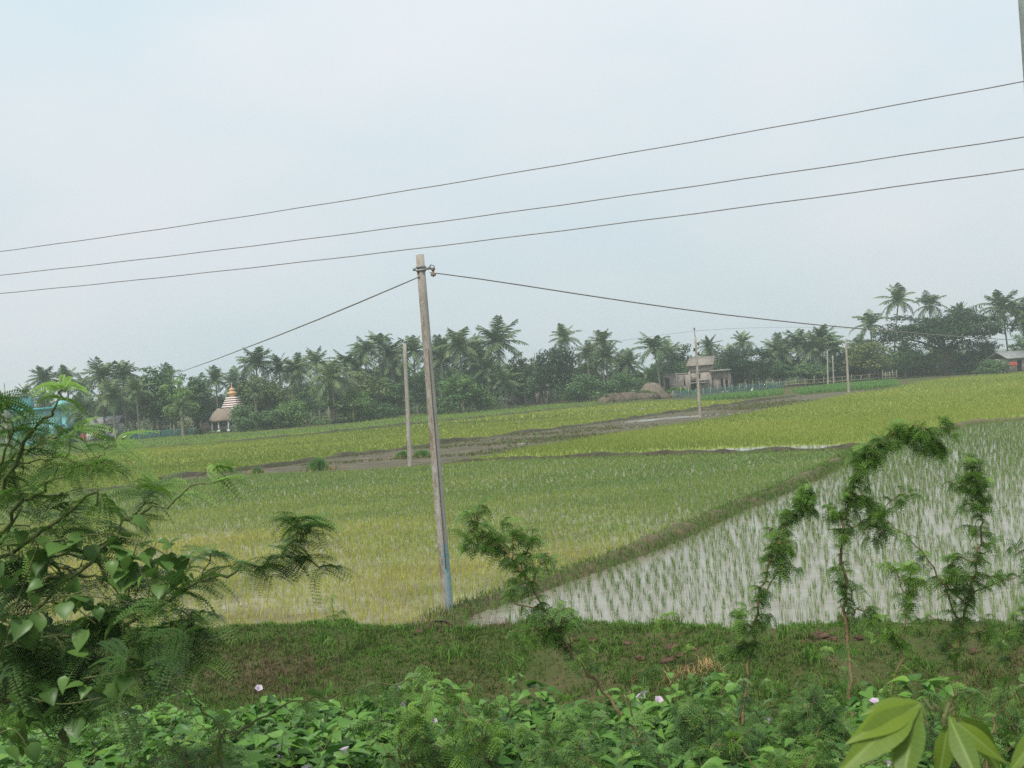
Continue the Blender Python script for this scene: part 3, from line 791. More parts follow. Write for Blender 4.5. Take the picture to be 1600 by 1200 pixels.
# ------------------------------------------------------------------ trees of the far line
def quadleaf(n, size, c=0.35):
    """n bent leaf cards around the origin: local x along, y across"""
def cards(b, pts, nrm, size, tint, asp=0.6):
    K = len(pts)
    r1 = R.normal(size=(K, 3)); u = np.cross(nrm, r1); u /= np.linalg.norm(u, axis=1)[:, None] + 1e-9
    v = np.cross(nrm, u)
    sz = size * R.uniform(0.6, 1.3, K)[:, None]
    V = np.stack([pts - u * sz * 0.5, pts - v * sz * asp * 0.5 - nrm * sz * 0.10, pts + u * sz * 0.5, pts + v * sz * asp * 0.5 - nrm * sz * 0.10], 1)
    b.add(V.reshape(-1, 3), (np.arange(K) * 4)[:, None] + np.array([[0, 1, 2, 3]]), a=np.repeat(tint, 4))
def crown(seed_, w, h, z0, nl, lr, npl, size, flat=0.0, squash=0.8, umbrella=False, down=0.0):
    """leaf clumps spread through an uneven crown; returns the mesh builder and the clump centres"""
    global R
    keep = R; R = np.random.default_rng(seed_)
    b = MB(); cs = []
    ax = R.uniform(0.75, 1.25, 3)
    while len(cs) < nl:
        p = R.uniform(-1, 1, 3)
        q = np.linalg.norm(p)
        if q > 1 or q < 0.25: continue
        if umbrella and p[2] < -0.1 + 0.5 * (p[0] ** 2 + p[1] ** 2) * 0: 
            if R.uniform() < 0.75: continue
        th = math.atan2(p[1], p[0]); k = 0.80 + 0.16 * math.sin(2 * th + seed_) + 0.14 * math.sin(5 * th + 2 * seed_) + 0.10 * math.sin(3 * p[2] * 2 + seed_)
        cs.append(np.array([p[0] * w / 2 * k, p[1] * w / 2 * k, z0 + h / 2 + p[2] * h / 2 * k]))
    for c in cs:
        r = lr * R.uniform(0.55, 1.3); K = int(npl * (r / lr) ** 1.6)
        n = R.normal(size=(K, 3)); n[:, 2] += 0.25; n /= np.linalg.norm(n, axis=1)[:, None]
        rr = r * R.uniform(0.35, 1.12, K)[:, None]
        pts = c + n * rr * [1, 1, squash]
        nn = n + R.normal(size=(K, 3)) * 0.6; nn /= np.linalg.norm(nn, axis=1)[:, None]
        cards(b, pts, nn, size, np.clip(R.uniform(0.15, 0.85) + R.normal(size=K) * 0.22, 0, 1))
    R = keep
    return b, cs
def limbs(seed_, cs, h0, r, n=6, spread=0.1):
    g = np.random.default_rng(seed_ + 99)
    b = MB()
    top = np.array([g.normal() * spread, g.normal() * spread, h0])
    b.tube([(0, 0, -0.3), (0.02, 0, 0.15), (top[0] * .5, top[1] * .5, h0 * .55), top], [r * 1.35, r * 1.05, r * 0.85, r * 0.75], 8)
    for c in [cs[i] for i in g.choice(len(cs), min(n, len(cs)), replace=False)]:
        m = top * 0.5 + c * 0.5 + g.normal(size=3) * 0.25 + [0, 0, 0.1 * np.linalg.norm(c[:2] - top[:2])]
        b.tube([top - [0, 0, 0.1], m, c], [r * 0.6, r * 0.38, r * 0.12], 6)
    return b
PROT = {}
def proto(key, hw, **kw):
    b, cs = crown(**kw)
    PROT[key] = (b.mesh('crown_' + key, M_lmid), limbs(kw['seed_'], cs, kw['z0'] + kw['h'] * 0.18, hw).mesh('trunk_' + key, M_bark, True), kw['z0'] + kw['h'], kw['w'])
proto('round', 0.18, seed_=3, w=6.5, h=5.8, z0=1.6, nl=70, lr=0.85, npl=80, size=0.30)
proto('tall', 0.18, seed_=5, w=5.2, h=8.2, z0=1.6, nl=70, lr=0.90, npl=75, size=0.34)
proto('irregular', 0.16, seed_=8, w=6.5, h=7.0, z0=1.4, nl=48, lr=0.80, npl=85, size=0.32)
proto('dense', 0.22, seed_=12, w=8.0, h=6.6, z0=1.0, nl=110, lr=0.95, npl=75, size=0.32)
proto('sparse', 0.12, seed_=15, w=5.0, h=5.6, z0=3.2, nl=30, lr=0.62, npl=60, size=0.30)
proto('bushy', 0.10, seed_=21, w=5.0, h=4.2, z0=-0.3, nl=60, lr=0.75, npl=70, size=0.28)
proto('spreading', 0.42, seed_=27, w=16.0, h=9.0, z0=2.6, nl=170, lr=1.35, npl=105, size=0.36, squash=0.5, umbrella=True)
LM = {'dark': M_ldark, 'mid': M_lmid, 'light': M_llite, 'olive': M_lolive}
TG = 'leafy trees along the far side of the paddies'
def tree(px, top, wpx, d, key, col, label, name='broadleaf_tree', rz=None, cat='tree', group=TG):
    cme, tme, ph, pw = PROT[key]
    g = G(px, 560)
    base = P(px, 600, d); 
    # follow the lean-free vertical: foot straight below the crown
    tp = P(px, top, d); x = tp[0]
    hh = tp[2]; sxy = wpx * d / F / pw * 1.22; szz = hh / ph
    t = thing(name, label, cat, (x, d, 0), R.uniform(0, 6.28) if rz is None else rz, group)
    for nm, me, mt in (('trunk', tme, M_bark), ('crown', cme, LM[col])):
        o = link(nm, me, t); o.scale = (sxy, sxy, szz)
        o.material_slots[0].link = 'OBJECT'; o.material_slots[0].material = mt
    return t

# --- palms: crown mesh with the trunk head at the origin
def palm_crown(seed_, nf, length, leafl, droop, emin, emax, width=0.092, pairs=24, wind=0.0):
    global R
    keep = R; R = np.random.default_rng(seed_)
    b = MB()
    for k in range(nf):
        f = (k + 0.5) / nf
        el = math.radians(emax + (emin - emax) * f ** 0.85 + R.normal() * 7); az = k * 2.39996 + R.normal() * 0.25
        Lf = length * R.uniform(0.82, 1.08) * (0.75 + 0.25 * min(1, f * 2.5))
        n = pairs + 1; s = np.linspace(0, 1, n)
        ang = el - droop * (0.55 + 0.6 * f) * s ** 1.5 * R.uniform(0.8, 1.25)
        dx = np.cos(ang); dz = np.sin(ang)
        x = np.r_[0, np.cumsum((dx[1:] + dx[:-1]) / 2)] * Lf / (n - 1); z = np.r_[0, np.cumsum((dz[1:] + dz[:-1]) / 2)] * Lf / (n - 1)
        ca, sa = math.cos(az), math.sin(az)
        pts = np.stack([x * ca, x * sa, z], 1); pts[:, 0] += wind * s ** 2 * Lf
        d = np.gradient(pts, axis=0); d /= np.linalg.norm(d, axis=1)[:, None]
        side = np.array([-sa, ca, 0.0]); upv = np.cross(d, side)
        tn = np.clip(R.uniform(0.25, 0.8) - 0.15 * (f > 0.85) , 0, 1)
        b.tube(pts, np.linspace(0.045, 0.012, n), 4, a=0.75, cap=False)
        i = np.arange(2, n)
        for sg in (-1, 1):
            ll = leafl * np.sin(np.clip(s[i] * 0.86 + 0.16, 0, 1) * math.pi) ** 0.7 * R.uniform(0.8, 1.15, len(i))
            dirv = side * sg * 0.80 + d[i] * 0.62 + upv[i] * 0.12 + np.array([0, 0, -0.38]) + R.normal(size=(len(i), 3)) * 0.10
            dirv /= np.linalg.norm(dirv, axis=1)[:, None]
            p0 = pts[i]; w = d[i] * width
            mid = p0 + dirv * ll[:, None] * 0.55; tip = p0 + dirv * ll[:, None] - np.array([0, 0, 1.0]) * (ll * 0.14)[:, None]
            V = np.stack([p0 - w * .5, p0 + w * .5, mid + w * .6, mid - w * .6, tip], 1)
            o = (np.arange(len(i)) * 5)[:, None]
            tt = np.repeat(np.clip(tn + R.normal(size=len(i)) * 0.12, 0, 1), 5)
            b.add(V.reshape(-1, 3), o + np.array([[0, 1, 2, 3]]), o + np.array([[3, 2, 4]]), tt)
    # nuts and sheaths at the head
    for k in range(9):
        a = R.uniform(0, 6.28); c = np.array([math.cos(a) * 0.28, math.sin(a) * 0.28, -0.25 - R.uniform(0, 0.3)])
        b.lathe([(0, -0.14), (0.10, -0.08), (0.12, 0.02), (0.07, 0.12), (0, 0.15)], 6, c)
    R = keep
    return b
def palm_trunk(seed_, r0=0.17, r1=0.11):
    g = np.random.default_rng(seed_); n = 14
    t = np.linspace(0, 1, n)
    return MB().tube(np.stack([0.0 * t, 0.0 * t, t], 1), r0 + (r1 - r0) * t ** 0.6 + g.uniform(-0.008, 0.008, n), 8)
PC = [palm_crown(1, 26, 3.4, 0.95, 1.15, -35, 82).mesh('coconut_crown_a', M_palm), palm_crown(2, 22, 3.3, 0.90, 1.35, -25, 85, wind=0.10).mesh('coconut_crown_b', M_palm),
      palm_crown(3, 26, 3.5, 1.0, 1.0, -45, 78, wind=-0.06).mesh('coconut_crown_c', M_palm), palm_crown(4, 17, 3.2, 0.9, 1.6, -15, 86, wind=0.18).mesh('coconut_crown_d', M_palm)]
PD = [palm_crown(5, 44, 2.3, 0.42, 0.75, -50, 86, 0.05, 26).mesh('date_crown_a', M_date), palm_crown(6, 38, 2.4, 0.45, 0.85, -55, 84, 0.05, 26).mesh('date_crown_b', M_date)]
PT = [palm_trunk(k).mesh('palm_trunk', M_palmbark, True) for k in range(2)]
CG = 'coconut palms along the far treeline'
DG = 'date palms in the far treeline'
def palm(px, py, rpx, d, var, label, bend=0.0, date=False):
    """px, py: heart of the crown; rpx: its half width in the photograph"""
    c = P(px, py, d); rad = rpx * d / F
    s = rad / (1.75 if date else 2.2)
    t = thing('date_palm' if date else 'coconut_palm', label, 'palm', (c[0] - bend, d, 0), 0, DG if date else CG)
    tr = link('trunk', PT[var % 2], t)
    tr.scale = (1.5 if date else 1.0, 1.5 if date else 1.0, c[2] + 0.3); tr.location = (0, 0, -0.3)
    if bend:
        n = 14; tt = np.linspace(0, 1, n)
        m = MB().tube(np.stack([bend * tt ** 1.6, 0 * tt, tt * (c[2] + 0.3)], 1), 0.17 - 0.06 * tt ** 0.6, 8).mesh('palm_trunk', M_palmbark, True)
        tr.data = m; tr.scale = (1, 1, 1)
    cr = link('crown', (PD if date else PC)[var], t, (bend, 0, c[2]))
    cr.scale = (s, s, s); cr.rotation_euler = (0, 0, R.uniform(0, 6.28))
    return t

palms = [
 (38, 616, 17, 150, 1, 'small hazy coconut palm rising just behind the turquoise house'),
 (69, 592, 23, 148, 0, 'bushy coconut palm leftmost of the two above the turquoise house gable'),
 (105, 595, 24, 150, 1, 'drooping coconut palm between the turquoise house and the twin palms'),
 (128, 640, 24, 142, 2, 'low coconut palm with hanging fronds at the right of the turquoise house'),
 (158, 588, 27, 146, 2, 'left one of the twin coconut palms near the grey tiled shed'),
 (192, 586, 26, 147, 0, 'right one of the twin coconut palms near the grey tiled shed'),
 (176, 618, 30, 141, 0, 'shorter coconut palm hanging low above the grey tiled shed'),
 (213, 612, 24, 141, 1, 'short coconut palm leaning out beside the tall irregular tree'),
 (337, 594, 22, 160, 1, 'lone coconut palm against the sky just left of the temple spire'),
 (400, 567, 29, 158, 0, 'wide coconut palm standing highest to the right of the temple'),
 (436, 575, 22, 160, 1, 'coconut palm next right of the widest palm beyond the temple'),
 (466, 577, 23, 162, 2, 'coconut palm third to the right of the temple spire'),
 (494, 567, 24, 160, 1, 'upright coconut palm fourth to the right of the temple spire'),
 (519, 590, 33, 150, 0, 'large low coconut palm above the banana clump'),
 (540, 568, 24, 164, 3, 'coconut palm behind the large low palm, half hidden by it'),
 (556, 577, 20, 165, 1, 'small coconut palm left of the windswept tall palm'),
 (573, 548, 24, 165, 3, 'windswept tall coconut palm with few fronds left of the bare pole'),
 (592, 538, 24, 168, 3, 'tallest coconut palm just left of the bare pole'),
 (610, 552, 24, 170, 2, 'coconut palm touching the left side of the bare pole'),
 (646, 548, 27, 168, 0, 'coconut palm between the two nearest concrete poles'),
 (692, 560, 28, 168, 2, 'coconut palm at the right edge of the tall pole'),
 (718, 541, 33, 165, 0, 'broad dark coconut palm above the bright round bush'),
 (748, 560, 26, 170, 2, 'coconut palm between the two broad dark palms'),
 (778, 535, 36, 165, 2, 'broadest coconut palm left of the pale sparse tree'),
 (762, 578, 25, 160, 1, 'lower coconut palm under the broadest palm'),
 (788, 596, 24, 158, 1, 'low coconut palm with arching fronds beside the white house'),
 (882, 529, 23, 178, 1, 'coconut palm head showing over the dark domed tree'),
 (940, 535, 23, 180, 0, 'coconut palm head standing above the two date palms'),
 (982, 566, 20, 178, 2, 'small shaggy coconut palm left of the haystack tree'),
 (1022, 545, 29, 172, 3, 'ragged coconut palm with a thick trunk left of the brick house'),
 (1160, 536, 19, 184, 1, 'coconut palm tip poking out above the blackish round tree'),
 (1216, 548, 25, 184, 2, 'coconut palm right behind the blackish round tree'),
 (1246, 538, 27, 184, 0, 'leftmost of the palms grouped between blackish tree and thin pale poles'),
 (1272, 545, 26, 182, 2, 'coconut palm in the middle of the group left of the thin pale poles'),
 (1284, 530, 25, 184, 0, 'highest coconut palm of the group above the thin pale poles'),
 (1304, 544, 22, 182, 1, 'coconut palm just left of the pole at the yellow green field edge'),
 (1360, 508, 27, 180, 3, 'ragged coconut palm between the field edge pole and the huge spreading tree'),
 (1404, 470, 26, 184, 1, 'topmost coconut palm on a slim curved trunk left of the spreading tree'),
 (1452, 478, 25, 190, 3, 'coconut palm head rising right out of the spreading tree top'),
 (1566, 481, 31, 178, 0, 'tall isolated coconut palm with long bare trunk at the far right'),
 (1598, 492, 26, 176, 2, 'coconut palm cut off by the right edge of the photo'),
]
for i, (px, py, r, d, v, lab) in enumerate(palms):
    palm(px, py, r, d, v, lab, bend={37: 1.6, 39: -0.5, 29: -0.6, 16: 0.8}.get(i, 0))
for px, py, r, d, v, lab in [
 (947, 556, 27, 172, 0, 'round headed date palm, right one of the pair near the haystack'),
 (918, 552, 23, 174, 1, 'round headed date palm, left one of the pair beside the dark domed tree'),
 (1107, 540, 19, 182, 1, 'date palm directly behind the brick house tower'),
 (1500, 489, 19, 190, 0, 'date palm head over the right shoulder of the spreading tree'),
 (283, 636, 15, 140, 1, 'short date palm standing by the netting left of the temple'),
 (398, 612, 18, 148, 0, 'greyish date palm amid the bushes right of the temple')]:
    palm(px, py, r, d, v, lab, date=True)

trees = [
 (112, 622, 70, 152, 'bushy', 'mid', 'dusky tree behind the red wall, below the drooping palm'),
 (235, 571, 62, 146, 'tall', 'mid', 'tall irregular tree standing between twin palms and paler feathery tree'),
 (262, 572, 52, 149, 'irregular', 'mid', 'broad topped tree where the left service wire ends'),
 (280, 588, 58, 143, 'irregular', 'light', 'paler feathery tree left of the short date palm'),
 (303, 582, 40, 150, 'tall', 'mid', 'rounded tree just left of the lone palm by the temple'),
 (322, 612, 44, 148, 'bushy', 'dark', 'dark tree leaning against the left side of the temple hut'),
 (383, 585, 42, 156, 'tall', 'dark', 'dark narrow tree rising behind the temple spire'),
 (408, 584, 70, 152, 'round', 'olive', 'olive coloured round tree below the widest palm beyond the temple'),
 (381, 630, 50, 141, 'bushy', 'mid', 'bush growing against the right side of the temple'),
 (452, 624, 46, 145, 'bushy', 'light', 'light green bush between temple and banana clump'),
 (420, 640, 50, 144, 'bushy', 'mid', 'low bush with a crooked bare stem in front of the olive tree'),
 (476, 600, 50, 156, 'irregular', 'mid', 'shaded tree behind the light green bush'),
 (567, 578, 66, 156, 'round', 'olive', 'large olive round tree left of the bare pole'),
 (557, 606, 40, 150, 'bushy', 'light', 'yellowish bush in front of the large olive round tree'),
 (612, 586, 60, 160, 'irregular', 'mid', 'tree close behind the left of the bare pole'),
 (590, 628, 50, 152, 'bushy', 'mid', 'low bush at the foot of the large olive round tree'),
 (660, 578, 56, 162, 'dense', 'dark', 'dark tree filling the gap between the two nearest poles'),
 (716, 583, 72, 156, 'round', 'light', 'bright green round bush right of the tall pole'),
 (690, 618, 44, 154, 'bushy', 'mid', 'bush at the foot of the tall pole on its right'),
 (748, 600, 50, 158, 'bushy', 'mid', 'shaded bush between the bright round bush and the white house'),
 (742, 556, 50, 172, 'irregular', 'mid', 'tree lost among the broad dark palms'),
 (815, 545, 44, 168, 'sparse', 'olive', 'pale sparse tree with sky showing through above the white house'),
 (797, 556, 34, 174, 'sparse', 'mid', 'thin tree between the broadest palm and the pale sparse tree'),
 (872, 535, 72, 172, 'dense', 'dark', 'dark domed tree at the middle of the treeline'),
 (842, 560, 42, 176, 'irregular', 'mid', 'tree behind the white house, left of the dark domed tree'),
 (905, 582, 66, 168, 'bushy', 'mid', 'wide bush under the two date palms'),
 (965, 580, 60, 170, 'bushy', 'mid', 'bush between the date palms and the haystack'),
 (1018, 566, 46, 176, 'irregular', 'light', 'light green tree above the haystack'),
 (1060, 536, 54, 178, 'irregular', 'dark', 'dark open leaved tree behind the left roof of the brick house'),
 (1070, 562, 42, 177, 'bushy', 'light', 'light green bush directly behind the brick house'),
 (1125, 560, 40, 180, 'irregular', 'mid', 'tree between the brick house and the blackish round tree'),
 (1165, 537, 80, 174, 'dense', 'dark', 'blackish round tree right of the brick house'),
 (1216, 560, 56, 178, 'irregular', 'mid', 'tree right of the blackish round tree'),
 (1262, 566, 66, 178, 'round', 'mid', 'green tree behind the pair of thin pale poles, to their left'),
 (1306, 556, 46, 180, 'irregular', 'dark', 'dark tree behind the pair of thin pale poles, to their right'),
 (1355, 528, 76, 178, 'dense', 'olive', 'olive brown tree right of the field edge pole'),
 (1474, 482, 172, 180, 'spreading', 'dark', 'huge dark spreading tree with umbrella crown'),
 (1410, 540, 52, 180, 'dense', 'mid', 'tree under the left skirt of the spreading tree'),
 (1537, 528, 50, 182, 'dense', 'dark', 'dark tree under the right skirt of the spreading tree'),
 (1512, 552, 60, 178, 'bushy', 'dark', 'shaded bush below the right skirt of the spreading tree'),
 (1598, 520, 46, 172, 'irregular', 'mid', 'tree at the right edge beside the hut'),
 (1553, 560, 40, 165, 'bushy', 'mid', 'bush in front of the left side of the tin roofed hut'),
]
for a in trees: tree(*a)

# banana clump
def banana_mesh(seed_):
    g = np.random.default_rng(seed_)
    b = MB()
    for k in range(9):
        az = k * 2.4 + g.normal() * 0.3; el = math.radians(g.uniform(40, 78)); L = g.uniform(1.5, 2.2); n = 8
        s = np.linspace(0, 1, n); ang = el - 1.5 * s ** 1.6
        x = np.cumsum(np.cos(ang)) * L / n; z = np.cumsum(np.sin(ang)) * L / n + 1.6
        w = 0.28 * np.sin(np.clip(s * 0.9 + 0.1, 0, 1) * math.pi) ** 0.6
        c = np.stack([x * math.cos(az), x * math.sin(az), z], 1); sd_ = np.array([-math.sin(az), math.cos(az), 0])
        V = np.stack([c - sd_ * w[:, None] - [0, 0, .08], c, c + sd_ * w[:, None] - [0, 0, .08]], 1).reshape(-1, 3)
        Q = [[i * 3 + j, i * 3 + j + 1, i * 3 + 4 + j, i * 3 + 3 + j] for i in range(n - 1) for j in range(2)]
        b.add(V, Q, a=np.full(len(V), g.uniform(0.1, 0.9)))
    return b
BM = [banana_mesh(k).mesh('banana_leaves', M_ban) for k in range(2)]
BS = MB().tube([(0, 0, -0.2), (0.03, 0, 0.8), (0, 0, 1.75)], [0.14, 0.12, 0.08], 8).mesh('banana_stem', M_twig, True)
for k, (px, d, h, lab) in enumerate([(519, 148, 1.15, 'banana plant with a pale flower stalk, leftmost of the clump'), (536, 149, 0.95, 'short banana plant second from left in the clump'),
                                     (552, 148, 1.0, 'banana plant with wide splayed leaves in the middle of the clump'), (566, 150, 0.9, 'banana plant at the right end of the clump'),
                                     (1012, 176, 1.5, 'tall banana plant just behind the haystack')]):
    x = P(px, 640, d)[0]
    t = thing('banana_plant', lab, 'banana plant', (x, d, 0), k * 1.3, 'banana plants at the treeline')
    o = link('stem', BS, t); o.scale = (h, h, h); o = link('leaves', BM[k % 2], t); o.scale = (h, h, h)

# scrub along the foot of the trees, and the wood beyond
ENV = np.array([(-200, 650), (0, 640), (60, 628), (130, 610), (200, 603), (260, 595), (330, 610), (370, 604), (420, 590), (500, 584), (560, 568), (620, 560), (680, 556), (740, 556), (800, 566), (860, 556), (920, 566), (990, 572), (1060, 560), (1140, 560), (1200, 560), (1260, 546), (1330, 542), (1400, 545), (1480, 530), (1560, 550), (1700, 540), (1900, 530)])
def env(px): return float(np.interp(px, ENV[:, 0], ENV[:, 1]))
gb_ = np.random.default_rng(19)
keys = ['round', 'tall', 'irregular', 'dense', 'bushy']; cols_ = ['mid', 'mid', 'dark', 'olive', 'light']
for k in range(44):
    px = -20 + k * 37.5 + gb_.uniform(-12, 12); d = gb_.uniform(182, 196)
    if 1500 < px < 1560: continue
    tree(px, env(px) + gb_.uniform(-2, 16), gb_.uniform(44, 74), d, keys[gb_.integers(0, 5)], cols_[gb_.integers(0, 5)], 'indistinct hazy tree in the back row of the far trees', group='back row trees beyond the paddies')
for k in range(24):
    px = 20 + k * 60 + gb_.uniform(-18, 18)
    if 1420 < px < 1560 or 800 < px < 850: continue
    palm(px, env(px) - gb_.uniform(-8, 8), gb_.uniform(20, 27), gb_.uniform(178, 190), int(gb_.integers(0, 4)), 'indistinct hazy palm in the back row of the far trees')
def scrub():
    b = MB()
    line = resample(np.concatenate([poly_px([(-260, 716), (-100, 704), (50, 694), (200, 686), (320, 677), (430, 669), (520, 662), (640, 646), (780, 635), (940, 621), (1010, 616)])]), 0.8)
    line2 = resample(poly_px([(1120, 608), (1180, 604), (1260, 596), (1400, 588), (1500, 583), (1640, 574), (1760, 566)]), 1.0)
    for ln, hm in ((line, 2.5), (line2, 1.9)):
        for p in ln:
            for _ in range(3):
                c = np.array([p[0] + R.normal() * 0.8, p[1] + R.uniform(0.3, 5.5), 0]); hgt = hm * R.uniform(0.25, 1.0) * (0.7 + 0.5 * math.sin(p[0] * 0.35))
                K = 55; n = R.normal(size=(K, 3)); n[:, 2] = abs(n[:, 2]); n /= np.linalg.norm(n, axis=1)[:, None]
                pts = c + n * R.uniform(0.4, 1.05, K)[:, None] * [0.9, 0.9, max(hgt, 0.3)]
                cards(b, pts, n, 0.30, np.clip(R.uniform(0, 0.9) + R.normal(size=K) * 0.2, 0, 1))
    kind(b.build('undergrowth', M_lmid), 'stuff', 'scrubby undergrowth along the foot of the far trees')
    b = MB()
    for x in np.arange(-130, 175, 2.6):
        y = 205 + R.uniform(0, 22) + 6 * math.sin(x * 0.05)
        top = P(0, env(800 + x / y * F) + 12, y)[2] * 0 + H + (594 - 0.07 * (x / y * F) - env(800 + x / y * F) - 10) * y / F + R.normal() * 0.5
        for _ in range(18):
            c = np.array([x + R.normal() * 1.8, y + R.normal() * 1.5, R.uniform(0.5, max(top - 1, 1.2))])
            K = 26; n = R.normal(size=(K, 3)); n /= np.linalg.norm(n, axis=1)[:, None]
            cards(b, c + n * R.uniform(0.4, 1.5, K)[:, None], n, 0.75, np.clip(R.uniform(0, 0.8) + R.normal(size=K) * 0.2, 0, 1))
    kind(b.build('far_wood', M_lmid), 'stuff', 'dense wood seen between the nearer trees')
scrub()

# ------------------------------------------------------------------ temple
def temple():
    d = 146.0; k = d / F
    g = P(361, 674, d); x0 = g[0] - 0.42
    t = thing('temple', 'small temple with red and white tiered spire and thatched porch', 'temple', (x0, d, 0), math.radians(-12))
    zt = lambda py: P(361, py, d)[2]
    b = MB(); b.box((0, 1.4, 0.35), (4.4, 4.2, 0.9)); b.build('plinth', M_slab, t)
    b = MB(); b.box((0, 2.0, (0.8 + zt(641)) / 2), (2.5, 2.5, zt(641) - 0.8)); b.build('shrine_wall', M_white, t)
    sp = MB(); spw = MB()
    z0, z1 = zt(641), zt(620.5); n = 6
    for i in range(n):
        r = 1.75 - 0.95 * i / n; za = z0 + (z1 - z0) * i / n; hh = (z1 - z0) / n
        sp.lathe([(0, za), (r * 0.98, za), (r * 0.98, za + hh * 0.42), (0, za + hh * 0.42)], 4, (0, 2.0, 0), square=0)
        spw.lathe([(0, za + hh * 0.42), (r * 1.03, za + hh * 0.42), (r * 1.03, za + hh * 0.72), (r * 0.86, za + hh), (0, za + hh)], 4, (0, 2.0, 0), square=0)
    so_ = sp.build('spire', M_red, t); spw.build('white_band', M_white, so_)
    zb, zh = zt(620.5), zt(600)
    H_ = zh - zb
    f = MB(); f.lathe([(0, zb), (0.42, zb), (0.38, zb + H_ * .10), (0.50, zb + H_ * .16), (0.66, zb + H_ * .28), (0.62, zb + H_ * .36), (0.36, zb + H_ * .44), (0.22, zb + H_ * .47),
                      (0.42, zb + H_ * .55), (0.38, zb + H_ * .62), (0.18, zb + H_ * .68), (0.10, zb + H_ * .72), (0.12, zb + H_ * .76), (0.05, zb + H_ * .82), (0.04, zb + H_ * 1.12), (0, zb + H_ * 1.14)], 16, (0, 2.0, 0))
    f.build('finial', M_orange, t, smooth=True)
    th = MB(); za, zc = zt(656), zt(638)
    prof = [(0, zc + 0.1), (0.8, zc), (1.5, zc - (zc - za) * .30), (2.0, za + 0.25), (2.1, za - 0.15), (1.8, za), (0, za + 0.5)]
    th.lathe(prof[::-1], 18, (-0.5, 0.2, 0))
    V = th.V[-1]; V += np.random.default_rng(4).normal(size=V.shape) * 0.07
    th.build('thatch_roof', M_thatch, t)
    for xx, yy in ((-1.7, -1.0), (-0.5, -1.5), (0.75, -1.2), (-1.9, 0.4), (1.0, 0.4)):
        c = MB(); c.tube([(xx, yy, -0.1), (xx, yy, za + 0.35)], 0.11, 10); c.box((xx, yy, 0.12), (0.34, 0.34, 0.26)); c.build('column', M_white, t)
    b = MB(); b.lathe([(0, 1.35), (0.35, 1.25), (0.8, 0.7), (1.1, 0.05), (1.1, -0.1), (0, -0.1)][::-1], 12, (-2.9, 0.2, 0)); V = b.V[-1]; V += np.random.default_rng(5).normal(size=V.shape) * 0.06
    tag(b.build('straw_stack', M_hay, loc=(x0, d, 0)), 'small brownish straw stack beside the temple porch', 'straw stack')
temple()

